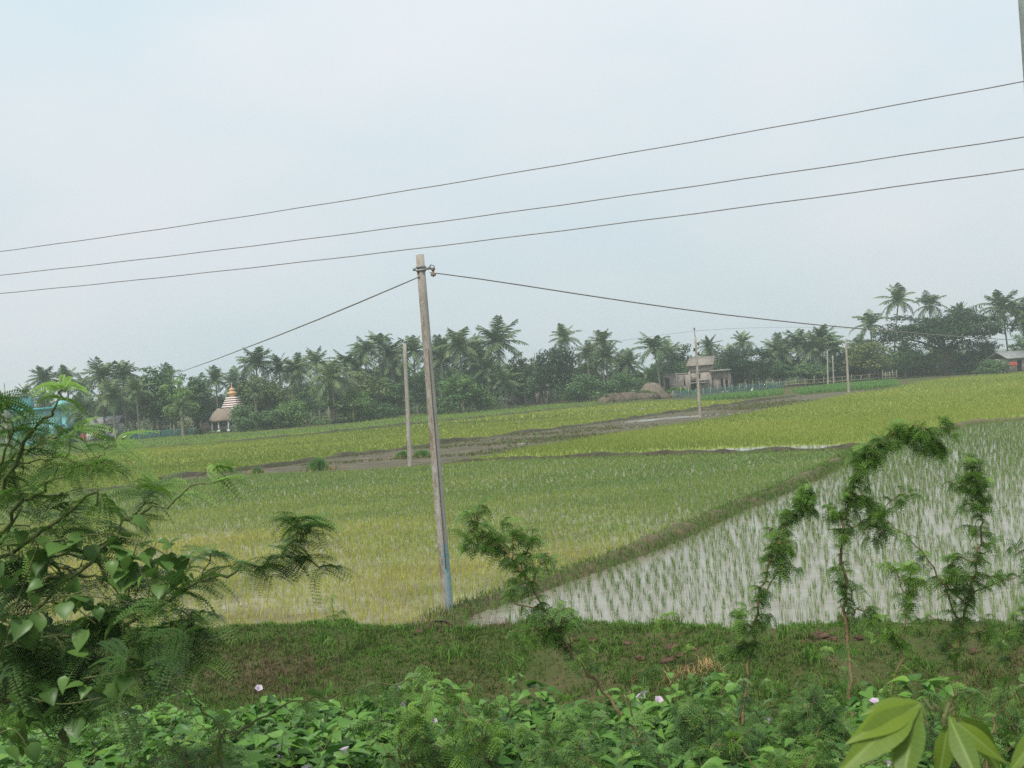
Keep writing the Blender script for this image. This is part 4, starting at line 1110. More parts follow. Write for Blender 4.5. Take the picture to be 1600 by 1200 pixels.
# ------------------------------------------------------------------ houses
def wall_with_openings(b, dk, x0, x1, z0, z1, y, th, holes):
    """a wall along x with real openings: solid strips around them"""
    xs = sorted({x0, x1, *[h[0] for h in holes], *[h[1] for h in holes]})
    for a, c in zip(xs[:-1], xs[1:]):
        hs = sorted([(h[2], h[3]) for h in holes if h[0] <= a and h[1] >= c]); z = z0
        for lo, hi in hs + [(z1, z1)]:
            if lo > z: b.box(((a + c) / 2, y, (z + lo) / 2), (c - a, th, lo - z))
            z = hi
def brick_house():
    d = 172.0
    x0 = P(1090, 590, d)[0]; k = d / F
    t = thing('brick_house', 'unfinished raw brick house with a small stair tower on its roof', 'house', (x0, d, 0), math.radians(-20))
    X = lambda px: (px - 1090) * k
    z = lambda py, px=1090: P(px, py, d)[2]
    zl, zr = z(585, 1060), z(579, 1120)
    b = MB()
    wall_with_openings(b, None, X(1036), X(1112), -0.3, zl, 0.0, 0.25, [(X(1037.5), X(1045.5), 0.55, zl - 0.55), (X(1068), X(1070.5), 1.3, 2.0), (X(1091), X(1094.5), z(592), z(585)), (X(1079), X(1088), 0.0, 2.0)])
    b.box((X(1036) + 0.13, 2.6, zl / 2), (0.25, 4.9, zl + 0.0)); b.box(((X(1036) + X(1112)) / 2, 5.1, zl / 2), (X(1112) - X(1036), 0.25, zl))
    b.build('wall', M_brick, t)
    b = MB(); b.box(((X(1036) + X(1075)) / 2, 2.55, zl + 0.08), (X(1075) - X(1036) + 0.35, 5.5, 0.16)); b.build('roof_slab', M_slab, t)
    for pxp in (1057, 1078):
        c = MB(); c.box((X(pxp), -0.22, zl / 2 + 0.15), (0.26, 0.20, zl + 0.35)); c.build('pillar', M_slab, t)
    # right wing
    b = MB()
    wall_with_openings(b, None, X(1112.5), X(1139), -0.3, zr - 0.1, 0.35, 0.25, [(X(1125), X(1129), 0.2, 2.1), (X(1132), X(1136), 0.2, 1.9)])
    b.box((X(1139) - 0.13, 2.9, zr / 2 - 0.05), (0.25, 4.8, zr - 0.1)); b.build('side_wing', M_brick, t)
    b = MB(); b.box(((X(1110) + X(1141)) / 2, 2.3, zr + 0.0), (X(1141) - X(1110), 5.9, 0.22)); b.build('wing_slab', M_slab, t)
    b = MB(); b.box((X(1093), -0.45, z(598)), (X(1107) - X(1079), 0.85, 0.14)); b.box((X(1100), -0.40, z(594.5)), (X(1108) - X(1092), 0.70, 0.12)); b.build('sunshade', M_slab, t)
    # stair tower
    zt0, zt1, zt2 = zl + 0.0, z(571), z(560)
    b = MB()
    xa, xb = X(1077), X(1113); ym = 1.9
    xm = X(1102)
    b.box(((xa + xb) / 2, 1.3, (zt0 + zt1) / 2), (xb - xa, 2.6, zt1 - zt0 + 0.0)); 
    V = [(xa, 0.0, zt1), (xb, 0.0, zt1), (xb, 2.6, zt1), (xa, 2.6, zt1), (xa, 2.6, zt2), (xb, 2.6, zt2)]
    b.add(V, [[3, 4, 5, 2]], [[0, 4, 3], [1, 2, 5]])
    b.build('stair_tower', M_brick, t)
    V = np.array([(xa - .35, -.35, zt1 - 0.10), (xb + .3, -.35, zt1 - 0.10), (xb + .3, 2.9, zt2 + 0.12), (xa - .35, 2.9, zt2 + 0.12)])
    V2 = V + [0, 0, 0.16]
    MB().add(np.r_[V, V2], [[0, 3, 2, 1], [4, 5, 6, 7], [0, 1, 5, 4], [1, 2, 6, 5], [2, 3, 7, 6], [3, 0, 4, 7]]).build('tower_roof', M_roofr, t)
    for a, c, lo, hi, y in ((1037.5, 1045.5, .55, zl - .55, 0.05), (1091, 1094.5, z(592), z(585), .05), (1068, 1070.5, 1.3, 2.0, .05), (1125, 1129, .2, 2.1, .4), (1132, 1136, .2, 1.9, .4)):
        MB().box(((X(a) + X(c)) / 2, y + 0.25, (lo + hi) / 2), (X(c) - X(a) + 0.3, 0.06, hi - lo + 0.3)).build('painted_shade_panel', M_dark, t)  # near-black panel behind each hole: the unlit room's shade as colour
brick_house()
def haystack(px, pybase, pytop, wpx, d, name, label, cat, mat, seed_):
    c = P(px, pybase, d); r = wpx * d / F / 2; top = P(px, pytop, d)[2]
    b = MB(); b.lathe([(0, -0.2), (r, -0.2), (r * 0.96, top * 0.15), (r * 0.80, top * 0.50), (r * 0.5, top * 0.85), (r * 0.22, top * 0.98), (0, top)], 20)
    V = b.V[-1]; V += np.random.default_rng(seed_).normal(size=V.shape) * [0.08, 0.08, 0.05]
    return tag(b.build(name, mat, loc=(c[0], d, 0)), label, cat)
haystack(1018, 614, 597.5, 46, 168, 'haystack', 'grey brown haystack at the left wall of the brick house', 'haystack', M_hay, 3)
def mound():
    b = MB(); d = 155.0
    for px, r, h in ((948, 1.5, 1.0), (962, 1.9, 1.25), (978, 2.0, 1.2), (995, 2.1, 1.0), (1012, 2.0, 0.95), (1030, 1.9, 0.8), (1046, 1.6, 0.6)):
        dd = d + (px - 948) * 0.06; c = P(px, 620, dd)
        n = 14; g = np.random.default_rng(px)
        st = len(b.V); b.lathe([(0, -0.1), (r, -0.1), (r * 0.9, h * 0.45), (r * 0.6, h * 0.85), (0, h)], n, (c[0], dd, 0))
        b.V[-1] += g.normal(size=b.V[-1].shape) * 0.13
    kind(b.build('mud_bank', M_mud), 'structure')
    b = MB(); pts = []
    for px in np.arange(950, 1085, 0.7):
        dd = 156 + (px - 948) * 0.07; c = P(px + R.normal(), 620, dd)
        pts.append((c[0], dd + R.normal() * 0.9 + 0.9, 0.55 + 0.35 * math.sin(px * 0.12)))
    blades(b, np.array(pts), 12, 0.55, 0.10, 0, 0.8, 1.0, 0.5)
    kind(b.build('weeds', M_bank), 'stuff', 'weeds growing over the dug mud by the haystack')
mound()
def turquoise_house():
    d = 144.0; x0 = P(66, 690, d)[0]; k = d / F
    t = thing('house', 'turquoise painted house half hidden behind foreground leaves', 'house', (x0, d, 0), math.radians(14))
    z = lambda py: P(66, py, d)[2]
    X = lambda px: (px - 66) * k
    b = MB(); zw = z(640)
    wall_with_openings(b, None, X(26), X(106), -0.3, zw, 0, 0.25, [(X(42), X(52), 1.0, 2.3), (X(70), X(78), 0.0, 2.1), (X(88), X(97), 1.0, 2.3)])
    b.box((X(26) + 0.13, 3.4, zw / 2), (0.25, 6.5, zw)); b.box((X(106) - .13, 3.4, zw / 2), (0.25, 6.5, zw)); b.box((X(66), 6.6, zw / 2), (X(106) - X(26), 0.25, zw))
    b.build('wall', M_turq, t)
    b = MB(); b.box((X(66), 3.1, zw + 0.12), (X(106) - X(26) + 0.9, 7.6, 0.26)); b.build('roof_slab', M_turqd, t)
    b = MB(); zu = z(621)
    b.box((X(36), 3.0, (zw + zu) / 2 + .25), (X(48) - X(24), 4, zu - zw)); b.build('roof_room', M_turq, t)
    b = MB(); b.box((X(36), 3.0, zu + 0.36), (X(50) - X(22), 4.5, 0.2)); b.build('roof_room_slab', M_sheet, t)
    zg = z(626); b = MB(); V = [(X(82), 0.2, zw + .25), (X(112), 0.2, zw + .25), (X(94), 0.2, zg), (X(82), 4.2, zw + .25), (X(112), 4.2, zw + .25), (X(94), 4.2, zg)]
    b.add(V, [[0, 3, 5, 2], [1, 2, 5, 4], [0, 1, 4, 3]], [[0, 2, 1], [3, 4, 5]]); b.build('gable', M_turq, t)
    for a, c, lo, hi in ((42, 52, 1.0, 2.3), (88, 97, 1.0, 2.3)):
        f = MB(); f.box(((X(a) + X(c)) / 2, 0.3, (lo + hi) / 2), (X(c) - X(a) + .2, 0.05, hi - lo + .2)); w = f.build('window', M_dark, t)  # panel's near-black colour stands in for room shade behind the hole
        s = MB(); s.box(((X(a) + X(c)) / 2, -0.35, hi + 0.15), (X(c) - X(a) + .5, 0.6, 0.1)); s.build('sunshade', M_turqd, w)
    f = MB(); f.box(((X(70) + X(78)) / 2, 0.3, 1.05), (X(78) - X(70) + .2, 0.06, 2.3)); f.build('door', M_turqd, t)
turquoise_house()
def small_house(name, label, px, pyr, pye, wpx, d, wallm, roofm, rz, depth=4.0, hole=True, cat='hut', two=False):
    x0 = P(px, pye, d)[0]; w = wpx * d / F
    zr, ze = P(px, pyr, d)[2], P(px, pye, d)[2]
    t = thing(name, label, cat, (x0, d, 0), rz)
    b = MB(); wall_with_openings(b, None, -w / 2, w / 2, -0.3, ze, 0, 0.2, [(-w * 0.12, w * 0.10, 0, min(1.9, ze - 0.2)), (w * 0.25, w * 0.38, 0.8, min(1.7, ze - 0.2))])
    b.box((-w / 2 + .1, depth / 2 + .1, ze / 2), (0.2, depth, ze)); b.box((w / 2 - .1, depth / 2 + .1, ze / 2), (0.2, depth, ze)); b.box((0, depth + .1, ze / 2), (w, 0.2, ze))
    b.build('wall', wallm, t)
    y0, y1, ym = -0.5, depth + 0.6, depth / 2
    V = np.array([(-w / 2 - .4, y0, ze - .1), (w / 2 + .4, y0, ze - .1), (w / 2 + .4, ym, zr), (-w / 2 - .4, ym, zr), (w / 2 + .4, y1, ze - .1), (-w / 2 - .4, y1, ze - .1)])
    V2 = V + [0, 0, .14]
    b = MB(); b.add(np.r_[V, V2], [[0, 3, 2, 1], [3, 5, 4, 2], [6, 7, 8, 9], [9, 8, 10, 11], [0, 1, 7, 6], [4, 5, 11, 10], [0, 6, 9, 3], [3, 9, 11, 5], [1, 2, 8, 7], [2, 4, 10, 8]]).build('roof', roofm, t)
    b = MB(); b.box((-w * .01, 0.6, .95), (w * .22 + .2, .05, 2.0)); b.build('door', M_dark, t)  # no door leaf: a near-black panel painting indoor shade in the doorway
    b = MB(); b.box((w * .315, 0.5, 1.2), (w * .13 + .2, .05, 1.2)); b.build('window', M_dark, t)  # indoor shade painted the same way behind the window hole
    return t
small_house('hut', 'low grey roofed shed under the shorter hanging palm', 158, 653, 663, 46, 146, M_white, M_sheet, 0.1)
small_house('house', 'whitewashed house glimpsed through leaves under the pale sparse tree', 814, 592, 602, 40, 184, M_white, M_slab, -0.1, cat='house')
small_house('hut', 'small pale roofed hut right of the whitewashed house', 846, 595, 604, 20, 180, M_brick, M_slab, -0.1)
small_house('hut', 'tin roofed hut at the far right edge under the tall palm', 1592, 549, 559, 42, 168, M_brick, M_sheet, 0.25)
def low_wall(label, px0, px1, pyt, d, mat, name='low_wall', cat='wall'):
    a, c = P(px0, 690, d), P(px1, 690, d); zt = P((px0 + px1) / 2, pyt, d)[2]
    L = c[0] - a[0]
    b = MB(); b.box((L / 2, 0, zt / 2 - .1), (L, .22, zt + .2)); b.box((L / 2, 0, zt + .035), (L + .1, .32, .07))
    for q in (0, .5, 1): b.box((L * q, -.02, zt / 2), (.34, .34, zt + .22))
    return tag(b.build(name, mat, loc=(a[0], d, 0)), label, cat)
low_wall('low red wall below the turquoise house', 61, 88, 685, 140, M_redp)
low_wall('faded red wall left of the netting, under the low palm', 130, 152, 677, 146, M_redp)
# red cloth hung on the right hand hut, tin gate below it
c0 = P(1583, 566, 163.5)
b = MB(); xs = np.linspace(-0.6, 0.6, 15); zs = np.linspace(0, -0.6, 5)
V = np.array([(x, 0.06 * math.sin(x * 9 + z * 2), z) for z in zs for x in xs]); b.add(V, [[i * 15 + j, i * 15 + j + 1, i * 15 + 16 + j, i * 15 + 15 + j] for i in range(4) for j in range(14)])
so_ = b.build('hanging_cloth', M_redp, loc=(c0[0], 163.5, c0[2])); tag(so_, 'red cloth hanging on the hut at the far right', 'cloth')
md = so_.modifiers.new('thickness', 'SOLIDIFY'); md.thickness = 0.02

# nets, fences and a gate
def fence(name, label, pxs, d0_, d1_, h, post_sp, mat_post, mat_net=None, rails=0, cat='fence', net='net', pr=0.045):
    a = np.array([*P(pxs[0], 620, d0_)[:2]]); c = np.array([*P(pxs[1], 620, d1_)[:2]])
    a[1], c[1] = d0_, d1_
    L = np.linalg.norm(c - a); t = thing(name, label, cat, (a[0], a[1], 0), math.atan2(c[1] - a[1], c[0] - a[0]))
    g = np.random.default_rng(int(pxs[0]))
    for x in np.arange(0, L + 0.01, post_sp):
        b = MB(); hh = h * g.uniform(0.85, 1.3); b.tube([(x, 0, -.2), (x + g.normal() * .05, g.normal() * .03, hh)], [pr, pr * .8], 6); b.build('post', mat_post, t)
    if mat_net is not None:
        n = int(L / 0.4) + 2; xs = np.linspace(0, L, n); m = 5
        zz = np.linspace(0.02, 1, m)
        V = np.array([(x, 0.08 * math.sin(x * 2.1 + z * 2) + .07, z * h * (0.88 + 0.10 * math.sin(x * 2.6))) for x in xs for z in zz])
        Q = [[i * m + j, (i + 1) * m + j, (i + 1) * m + j + 1, i * m + j + 1] for i in range(n - 1) for j in range(m - 1)]
        o = MB().add(V, Q).build(net, mat_net, t)
        o.modifiers.new('thickness', 'SOLIDIFY').thickness = 0.01
    for r in range(rails):
        zz = h * (0.35 + 0.5 * r / max(1, rails - 1)); xs = np.linspace(0, L, 12)
        MB().tube([(x, .05, zz + g.normal() * .04) for x in xs], .03, 5).build('rail', mat_post, t)
    return t
def netmat():
    m, nt, b, o = newmat('turquoise_netting')
    b.inputs['Base Color'].default_value = (0.10, 0.28, 0.27, 1); b.inputs['Roughness'].default_value = 0.8
    tr = N(nt, 'ShaderNodeBsdfTransparent'); x = N(nt, 'ShaderNodeMixShader'); x.inputs[0].default_value = 0.27
    nt.links.new(tr.outputs[0], x.inputs[1]); nt.links.new(b.outputs[0], x.inputs[2]); nt.links.new(x.outputs[0], o.inputs[0])
    return m
M_netting = netmat()
fence('net_fence', 'turquoise net fence in front of the unfinished brick house', (1052, 1226), 150, 166, 1.25, 1.6, M_bamboo, M_netting)
fence('net_fence', 'turquoise net fence left of the temple along the far field', (196, 300), 137, 141, 1.1, 1.9, M_bamboo, M_netting)
fence('bamboo_fence', 'open bamboo fence under the palms beside the bright nursery', (1215, 1385), 170, 176, 1.2, 1.7, M_bamboo, None, 2)
fence('gate', 'grey lattice gate at the end of the bamboo fence', (1381, 1404), 168, 168, 1.45, 0.55, M_bamboo, None, 3, cat='gate', pr=0.05)
fence('bamboo_fence', 'short row of stakes between the red wall and the netting', (118, 196), 136, 137, 0.7, 2.2, M_bamboo, None, 0)

# egrets
def egret(px, py, d, s, label, rz):
    c = G(px, py) if d is None else np.array([P(px, py, d)[0], d, 0])
    t = thing('egret', label, 'bird', (c[0], c[1], 0), rz, 'white egrets in the fields')
    b = MB()
    pts = [(-.30, 0, .40), (-.16, 0, .45), (.0, 0, .50), (.12, 0, .56), (.17, 0, .66), (.12, 0, .76), (.14, 0, .86), (.20, 0, .90), (.26, 0, .89)]
    b.tube(np.array(pts) * s, np.array([.02, .07, .10, .07, .04, .03, .028, .038, .02]) * s, 10); b.build('body', M_egret, t, smooth=True)
    MB().tube(np.array([(.25, 0, .893), (.36, 0, .875)]) * s, [.013 * s, .003 * s], 5).build('beak', M_yel, t)
    for yy in (-.035, .035): MB().tube(np.array([(.0, yy, .46), (-.02, yy, .25), (.01, yy, -.02)]) * s, .012 * s, 5).build('leg', M_dark, t)
egret(196, 686, 136, 1.0, 'white egret in the far field in front of the netting', 0.4)
egret(994, 638, 158, 0.9, 'white egret on the dug mud left of the haystack', 2.4)
egret(1176, 625, 152, 0.9, 'white egret beside the net fence of the brick house', 1.0)

# bundles of pulled seedlings and dark tufts on the mud
def bundle(px, py, h, w, label, straw=False, n=260):
    g = G(px, py); b = MB()
    r = np.abs(R.normal(size=n)) * w * 0.42; a = R.uniform(0, 6.28, n)
    p = np.stack([r * np.cos(a), r * np.sin(a), 0 * r], 1)
    blades(b, p, 4, h * (1.05 - 0.6 * (r / (w * 1.2)) ** 2).clip(0.4, 1.1), 0.022, 0, 0.35, 0.6, w * .10, 0.3)
    t = thing('seedling_bundle', label, 'rice bundle', g, 0, 'green tufts on the mud strip')
    b.build('shoots', M_rice_n, t)
    q = MB(); pp = np.stack([R.normal(size=60) * w * .6, R.normal(size=60) * w * .5, 0 * R.normal(size=60) + .03], 1); blades(q, pp, 3, .25, .03, 0, .4, 1.3); kind(q.build('root_straw', M_straw, t), 'stuff')
bundle(497, 736, 0.80, 0.72, 'tall green tuft of seedlings standing alone on the mud strip')
bundle(402, 740, 0.36, 0.32, 'small dark green tuft at the left end of the mud strip')
bundle(630, 716, 0.48, 0.55, 'green seedling bundle on the mud left of the bare pole')
bundle(660, 714, 0.46, 0.70, 'flopped green seedling bundle on the mud right of the bare pole')

# ------------------------------------------------------------------ feathery (twice pinnate) leaves
def bip(npair, nlf, Lr, Lp, lf, lw, bend=0.25):
    """one leaf along +X, flat side up: paired combs of narrow leaflets"""
    b = MB()
    def strip(p0, p1, w, up_=np.array([0, 0, 1.0])):
        d = p1 - p0; s = np.cross(d, up_); s = s / (np.linalg.norm(s) + 1e-9) * w
        b.add([p0 - s, p0 + s, p1 + s * .6, p1 - s * .6], [[0, 1, 2, 3]], a=np.array([0.6] * 4))
    prev = np.zeros(3)
    for i in range(npair + 1):
        x = Lr * (0.18 + 0.82 * i / npair)
        cur = np.array([x, 0, -bend * x * x / Lr]); strip(prev, cur, 0.0012); prev = cur
        if i == npair: break
        for sg in (-1, 1):
            th = sg * math.radians(62 - 22 * i / npair); pd = np.array([math.cos(th), math.sin(th), 0.05])
            L = Lp * (0.75 + 0.35 * math.sin(math.pi * (i + .8) / (npair + .6)))
            q = prev; s = (np.arange(nlf) + 0.5) / nlf
            c = q + pd * (s * L)[:, None]; c[:, 2] -= bend * 1.3 * s ** 2 * L
            strip(q, c[-1], 0.0009)
            pn = np.array([-pd[1], pd[0], 0])
            for s2 in (-1, 1):
                ld = pn * s2 * 0.90 + pd * 0.42 + np.array([0, 0, 0.10])
                ld /= np.linalg.norm(ld)
                ll = lf * (0.65 + 0.5 * np.sin(np.pi * np.clip(s + .08, 0, 1)))[:, None]
                w = pd * lw * .5
                V = np.stack([c, c + ld * ll * .45 - w, c + ld * ll, c + ld * ll * .45 + w], 1)
                K = len(c)
                b.add(V.reshape(-1, 3), (np.arange(K) * 4)[:, None] + np.array([[0, 1, 2, 3]]), a=np.full(K * 4, 0.4))
    return b.get()
LEAF_HI = [bip(2, 14, 0.075, 0.125, 0.0235, 0.0095, .30), bip(3, 14, 0.100, 0.130, 0.0235, 0.0095, .50), bip(2, 13, 0.055, 0.115, 0.0225, 0.0095, .8)]
LEAF_MD = [bip(2, 7, 0.035, 0.052, 0.0135, 0.0082, .5), bip(3, 7, 0.050, 0.055, 0.0135, 0.0082, .9), bip(2, 6, 0.028, 0.048, 0.0135, 0.0082, 1.3)]
def unit(v): return v / (np.linalg.norm(v, axis=-1, keepdims=True) + 1e-9)
def frames(d, upv):
    d = unit(d); s = unit(np.cross(upv, d)); u = np.cross(d, s)
    return np.stack([d, s, u], -1)             # columns: X along, Y across, Z up
def curve3(pts, n):
    """smooth line through the given points"""
    p = np.asarray(pts, float); m = len(p)
    t = np.linspace(0, m - 1, n); i = np.clip(t.astype(int), 0, m - 2); f = (t - i)[:, None]
    g = lambda k: p[np.clip(k, 0, m - 1)]
    a, b_, c, d = g(i - 1), g(i), g(i + 1), g(i + 2)
    return 0.5 * (2 * b_ + (c - a) * f + (2 * a - 5 * b_ + 4 * c - d) * f ** 2 + (3 * b_ - a - 3 * c + d) * f ** 3)
class Plant:
    def __init__(s, leaves, seed_):
        s.st, s.lv, s.g = MB(), MB(), np.random.default_rng(seed_); s.leaves = leaves
    def leaf_at(s, p, d, tint, scale, droop=0.3):
        g = s.g; p = np.atleast_2d(p); K = len(p)
        dd = unit(d) + g.normal(size=(K, 3)) * 0.10 + [0, 0, -droop]
        upv = np.array([0, 0, 1.0]) + g.normal(size=(K, 3)) * 0.30
        Fm = frames(dd, upv); sc = scale * g.uniform(0.65, 1.2, K)
        which = g.integers(0, len(s.leaves), K)
        tt = tint + g.normal(size=K) * 0.12
        for k in range(len(s.leaves)):
            m = which == k
            s.lv.scatter(s.leaves[k], Fm[m] * sc[m][:, None, None], p[m], tt[m])
    def branch(s, pts, r0, r1, step=0.05, scale=1.0, tint=0.0, twigs=0, twl=0.35, start=0.0, tip_tint=0.0, droop=0.3, dens=1.0, wobble=0.01, bare=False, flat=False):
        g = s.g; pts = np.asarray(pts, float)
        L = np.linalg.norm(np.diff(pts, axis=0), axis=1).sum(); n = max(8, int(L / 0.05))
        c = curve3(pts, n); c[1:-1] += g.normal(size=(n - 2, 3)) * wobble
        s.st.tube(c, np.linspace(r0, r1, n), 6)
        d = unit(np.gradient(c, axis=0))
        if not bare:
            k = max(2, int(L / step * dens)); t = g.uniform(start, 1, k); t = np.r_[t, 0.97, 1.0, 1.0]
            i = np.clip((t * (n - 1)).astype(int), 0, n - 1)
            rad = unit(g.normal(size=(len(t), 3))); rad = unit(rad - d[i] * (rad * d[i]).sum(1)[:, None])
            if flat:                       # leaves stand out to both sides in layered sprays
                sd_ = unit(np.cross(d[i], [0, 0, 1.0])) * np.where(g.uniform(size=len(t)) < .5, -1, 1)[:, None]
                rad = unit(sd_ + rad * 0.35)
            s.leaf_at(c[i], rad * 0.95 + d[i] * 0.55 + [0, 0, 0.15], tint + tip_tint * t ** 2, scale, droop)
        for q in range(twigs):
            t = g.uniform(max(start, 0.12), 0.95); i = int(t * (n - 1))
            rad = unit(g.normal(size=3)); rad = unit(rad - d[i] * (rad @ d[i]))
            dirn = unit(rad * 0.9 + d[i] * 0.7 + np.array([0, 0, 0.2])); l = twl * g.uniform(0.5, 1.2)
            tw = np.array([c[i], c[i] + dirn * l * .5, c[i] + dirn * l + [0, 0, -0.12 * l]])
            s.branch(tw, max(r1, r0 * .35), r1 * .7, step, scale, tint + tip_tint * t * .5, 0, 0, 0.1, tip_tint * .5, droop, dens, flat=flat)
        return c
    def build(s, name, label, cat, foot, stem_mat, leaf_mat, group=None, trunk='stem'):
        foot = np.asarray(foot, float)
        t = thing(name, label, cat, foot, 0, group)
        for mb, nm, mt in ((s.st, trunk, stem_mat), (s.lv, 'foliage', leaf_mat)):
            if mb.n:
                o = mb.build(nm, mt, t); o.matrix_parent_inverse = Matrix.Translation(-t.location)
        return t
def foot_of(p, dz=0.05):
    return np.array([p[0], p[1], float(land(p[0], p[1])) - dz])

# --- the big feathery tree at the left
pl = Plant(LEAF_HI, 41)
D = 4.6
f0 = foot_of(P(40, 1300, D))
base = P(96, 1215, D)
root = foot_of(base)
pl.branch([root, root * .5 + base * .5 + [.03, 0, 0], base, P(108, 1120, D), P(140, 1075, D)], 0.030, 0.010, bare=True)
tw = lambda *a: [P(x, y, d) for x, y, d in a]
pl.branch(tw((140, 1075, D), (120, 1040, D), (60, 990, D), (-20, 960, 4.7)), 0.012, 0.006, 0.035, 1, -0.1, 6, 0.3)
trunk2 = foot_of(P(-130, 1250, 4.9))
pl.branch([trunk2, P(-120, 1150, 4.9), P(-95, 1050, 4.85), P(-60, 960, 4.8), P(-40, 880, 4.8)], 0.045, 0.022, bare=True)
T = 0.0
for pts, r0, n_tw, tl, tint, tip, dens in [
    (((-60, 900, 4.8), (0, 770, 4.7), (40, 690, 4.6), (75, 650, 4.5), (95, 622, 4.5), (103, 606, 4.5)), .012, 4, .22, 0.0, .50, 1.0),
    (((-60, 860, 4.9), (0, 740, 4.9), (50, 700, 4.85), (110, 672, 4.8)), .010, 5, .20, -.08, .1, 1.0),
    (((-40, 880, 4.8), (20, 800, 4.6), (70, 760, 4.5), (130, 724, 4.4), (180, 726, 4.4)), .010, 6, .20, .05, .35, 1.1),
    (((-40, 880, 4.8), (40, 850, 4.6), (110, 800, 4.5), (150, 765, 4.45), (150, 790, 4.4)), .010, 6, .20, .08, .35, 1.0),
    (((20, 985, 4.6), (95, 920, 4.5), (150, 868, 4.4), (178, 842, 4.4), (195, 815, 4.4), (225, 800, 4.4), (262, 785, 4.4), (300, 760, 4.4), (345, 750, 4.4)), .0085, 5, .15, .0, .5, .9),
    (((-40, 1010, 4.7), (60, 1000, 4.5), (160, 985, 4.4), (240, 955, 4.3), (300, 920, 4.3), (350, 897, 4.3), (400, 880, 4.3), (440, 862, 4.3), (468, 838, 4.3), (492, 815, 4.3)), .0095, 12, .16, .0, .12, 2.1),
    (((240, 955, 4.3), (275, 955, 4.25), (300, 965, 4.2)), .004, 3, .12, -.05, .0, 3.0),
    (((160, 985, 4.4), (210, 990, 4.3), (260, 985, 4.25), (300, 975, 4.2)), .005, 5, .15, -.05, .0, 2.4),
    (((440, 862, 4.3), (475, 872, 4.3), (505, 885, 4.3)), .003, 2, .1, .0, .1, 2.2),
    (((-50, 950, 4.8), (30, 930, 4.7), (90, 905, 4.6), (150, 905, 4.5), (195, 930, 4.4)), .009, 7, .22, -.10, .0, 1.1),
    (((-50, 960, 4.9), (30, 900, 4.9), (80, 850, 4.8), (120, 830, 4.8)), .009, 8, .25, -.10, .0, 1.2),
    (((-60, 1060, 4.8), (30, 1045, 4.6), (110, 1030, 4.5), (180, 1035, 4.4), (235, 1060, 4.3)), .009, 7, .22, -.12, .0, 1.2),
    (((-60, 1000, 4.7), (10, 1010, 4.5), (70, 1000, 4.4), (130, 1010, 4.4)), .008, 8, .22, -.15, .0, 1.3),
    (((-60, 920, 5.1), (0, 850, 5.1), (30, 790, 5.0), (20, 720, 5.0), (30, 680, 5.0)), .009, 6, .25, -.05, .1, 1.2),
    (((-60, 1090, 4.7), (20, 1100, 4.5), (70, 1110, 4.4), (110, 1100, 4.4)), .007, 6, .2, -.12, .0, 1.2),
    (((30, 900, 4.9), (100, 870, 4.9), (190, 880, 4.9), (230, 905, 4.9)), .007, 6, .2, -.1, .0, 1.1),
    (((-60, 830, 4.7), (-20, 760, 4.6), (10, 700, 4.5), (20, 660, 4.5)), .008, 5, .2, -.05, .1, 1.2),
    (((110, 1090, 4.6), (160, 1050, 4.6), (210, 1040, 4.6), (240, 1040, 4.6)), .006, 4, .2, -.1, .0, 1.2)]:
    pl.branch(tw(*pts), r0, .003, .040, 0.86, tint + .05, max(1, int(n_tw * .8)), tl, 0.05, tip, .12, dens * .44, flat=True)
pl.build('acacia_tree', 'big feathery leaved tree reaching in from the left edge', 'tree', trunk2, M_twig, M_aca, None, 'trunk')

# --- broad leaves: outline stations along the blade, folded on the midrib
def leafshape(L, ws, fold, curl, tipdrop=0.0, wave=0.0, cols=1):
    n = len(ws); V, A, Q = [], [], []
    for i, w in enumerate(ws):
        s = i / (n - 1); x = L * s; z = -curl * L * s * s
        for j in range(-cols, cols + 1):
            q = j / cols
            V.append((x - (0.06 * L * abs(q) if s < 0.12 else 0), q * w * L, z + fold * abs(q) * w * L + wave * L * math.sin(s * 17 + (1.3 if j > 0 else 0)) * abs(q)))
            A.append((0.4, abs(q) * w * 2, s))
    m = 2 * cols + 1
    for i in range(n - 1):
        for j in range(m - 1): Q.append([i * m + j, i * m + j + 1, (i + 1) * m + j + 1, (i + 1) * m + j])
    return np.array(V), np.array(Q), np.zeros((0, 3), int), np.array(A)
def with_stalk(pr, ln):
    V, Q, T_, A = pr
    V = V + [ln, 0, 0]
    s = np.array([[0, -.0012, 0], [0, .0012, 0], [ln, .0012, 0], [ln, -.0012, 0]])
    return np.r_[V, s], np.r_[Q, [[len(V), len(V) + 1, len(V) + 2, len(V) + 3]]], T_, np.r_[A, [[.5, .0, .5]] * 4]
HEART = [.16, .36, .42, .40, .33, .22, .10, .0]
IPO = [with_stalk(leafshape(.14, [.20, .36, .37, .32, .25, .16, .08, .0], .45, .22), .05), with_stalk(leafshape(.12, HEART, .3, .35), .05), with_stalk(leafshape(.155, [.15, .28, .30, .26, .20, .13, .06, 0], .6, .5), .05)]
VINE = [with_stalk(leafshape(.080, [.22, .44, .50, .48, .40, .28, .12, .0], .25, .25), .03), with_stalk(leafshape(.072, [.22, .44, .50, .48, .40, .28, .12, .0], .5, .45), .03)]

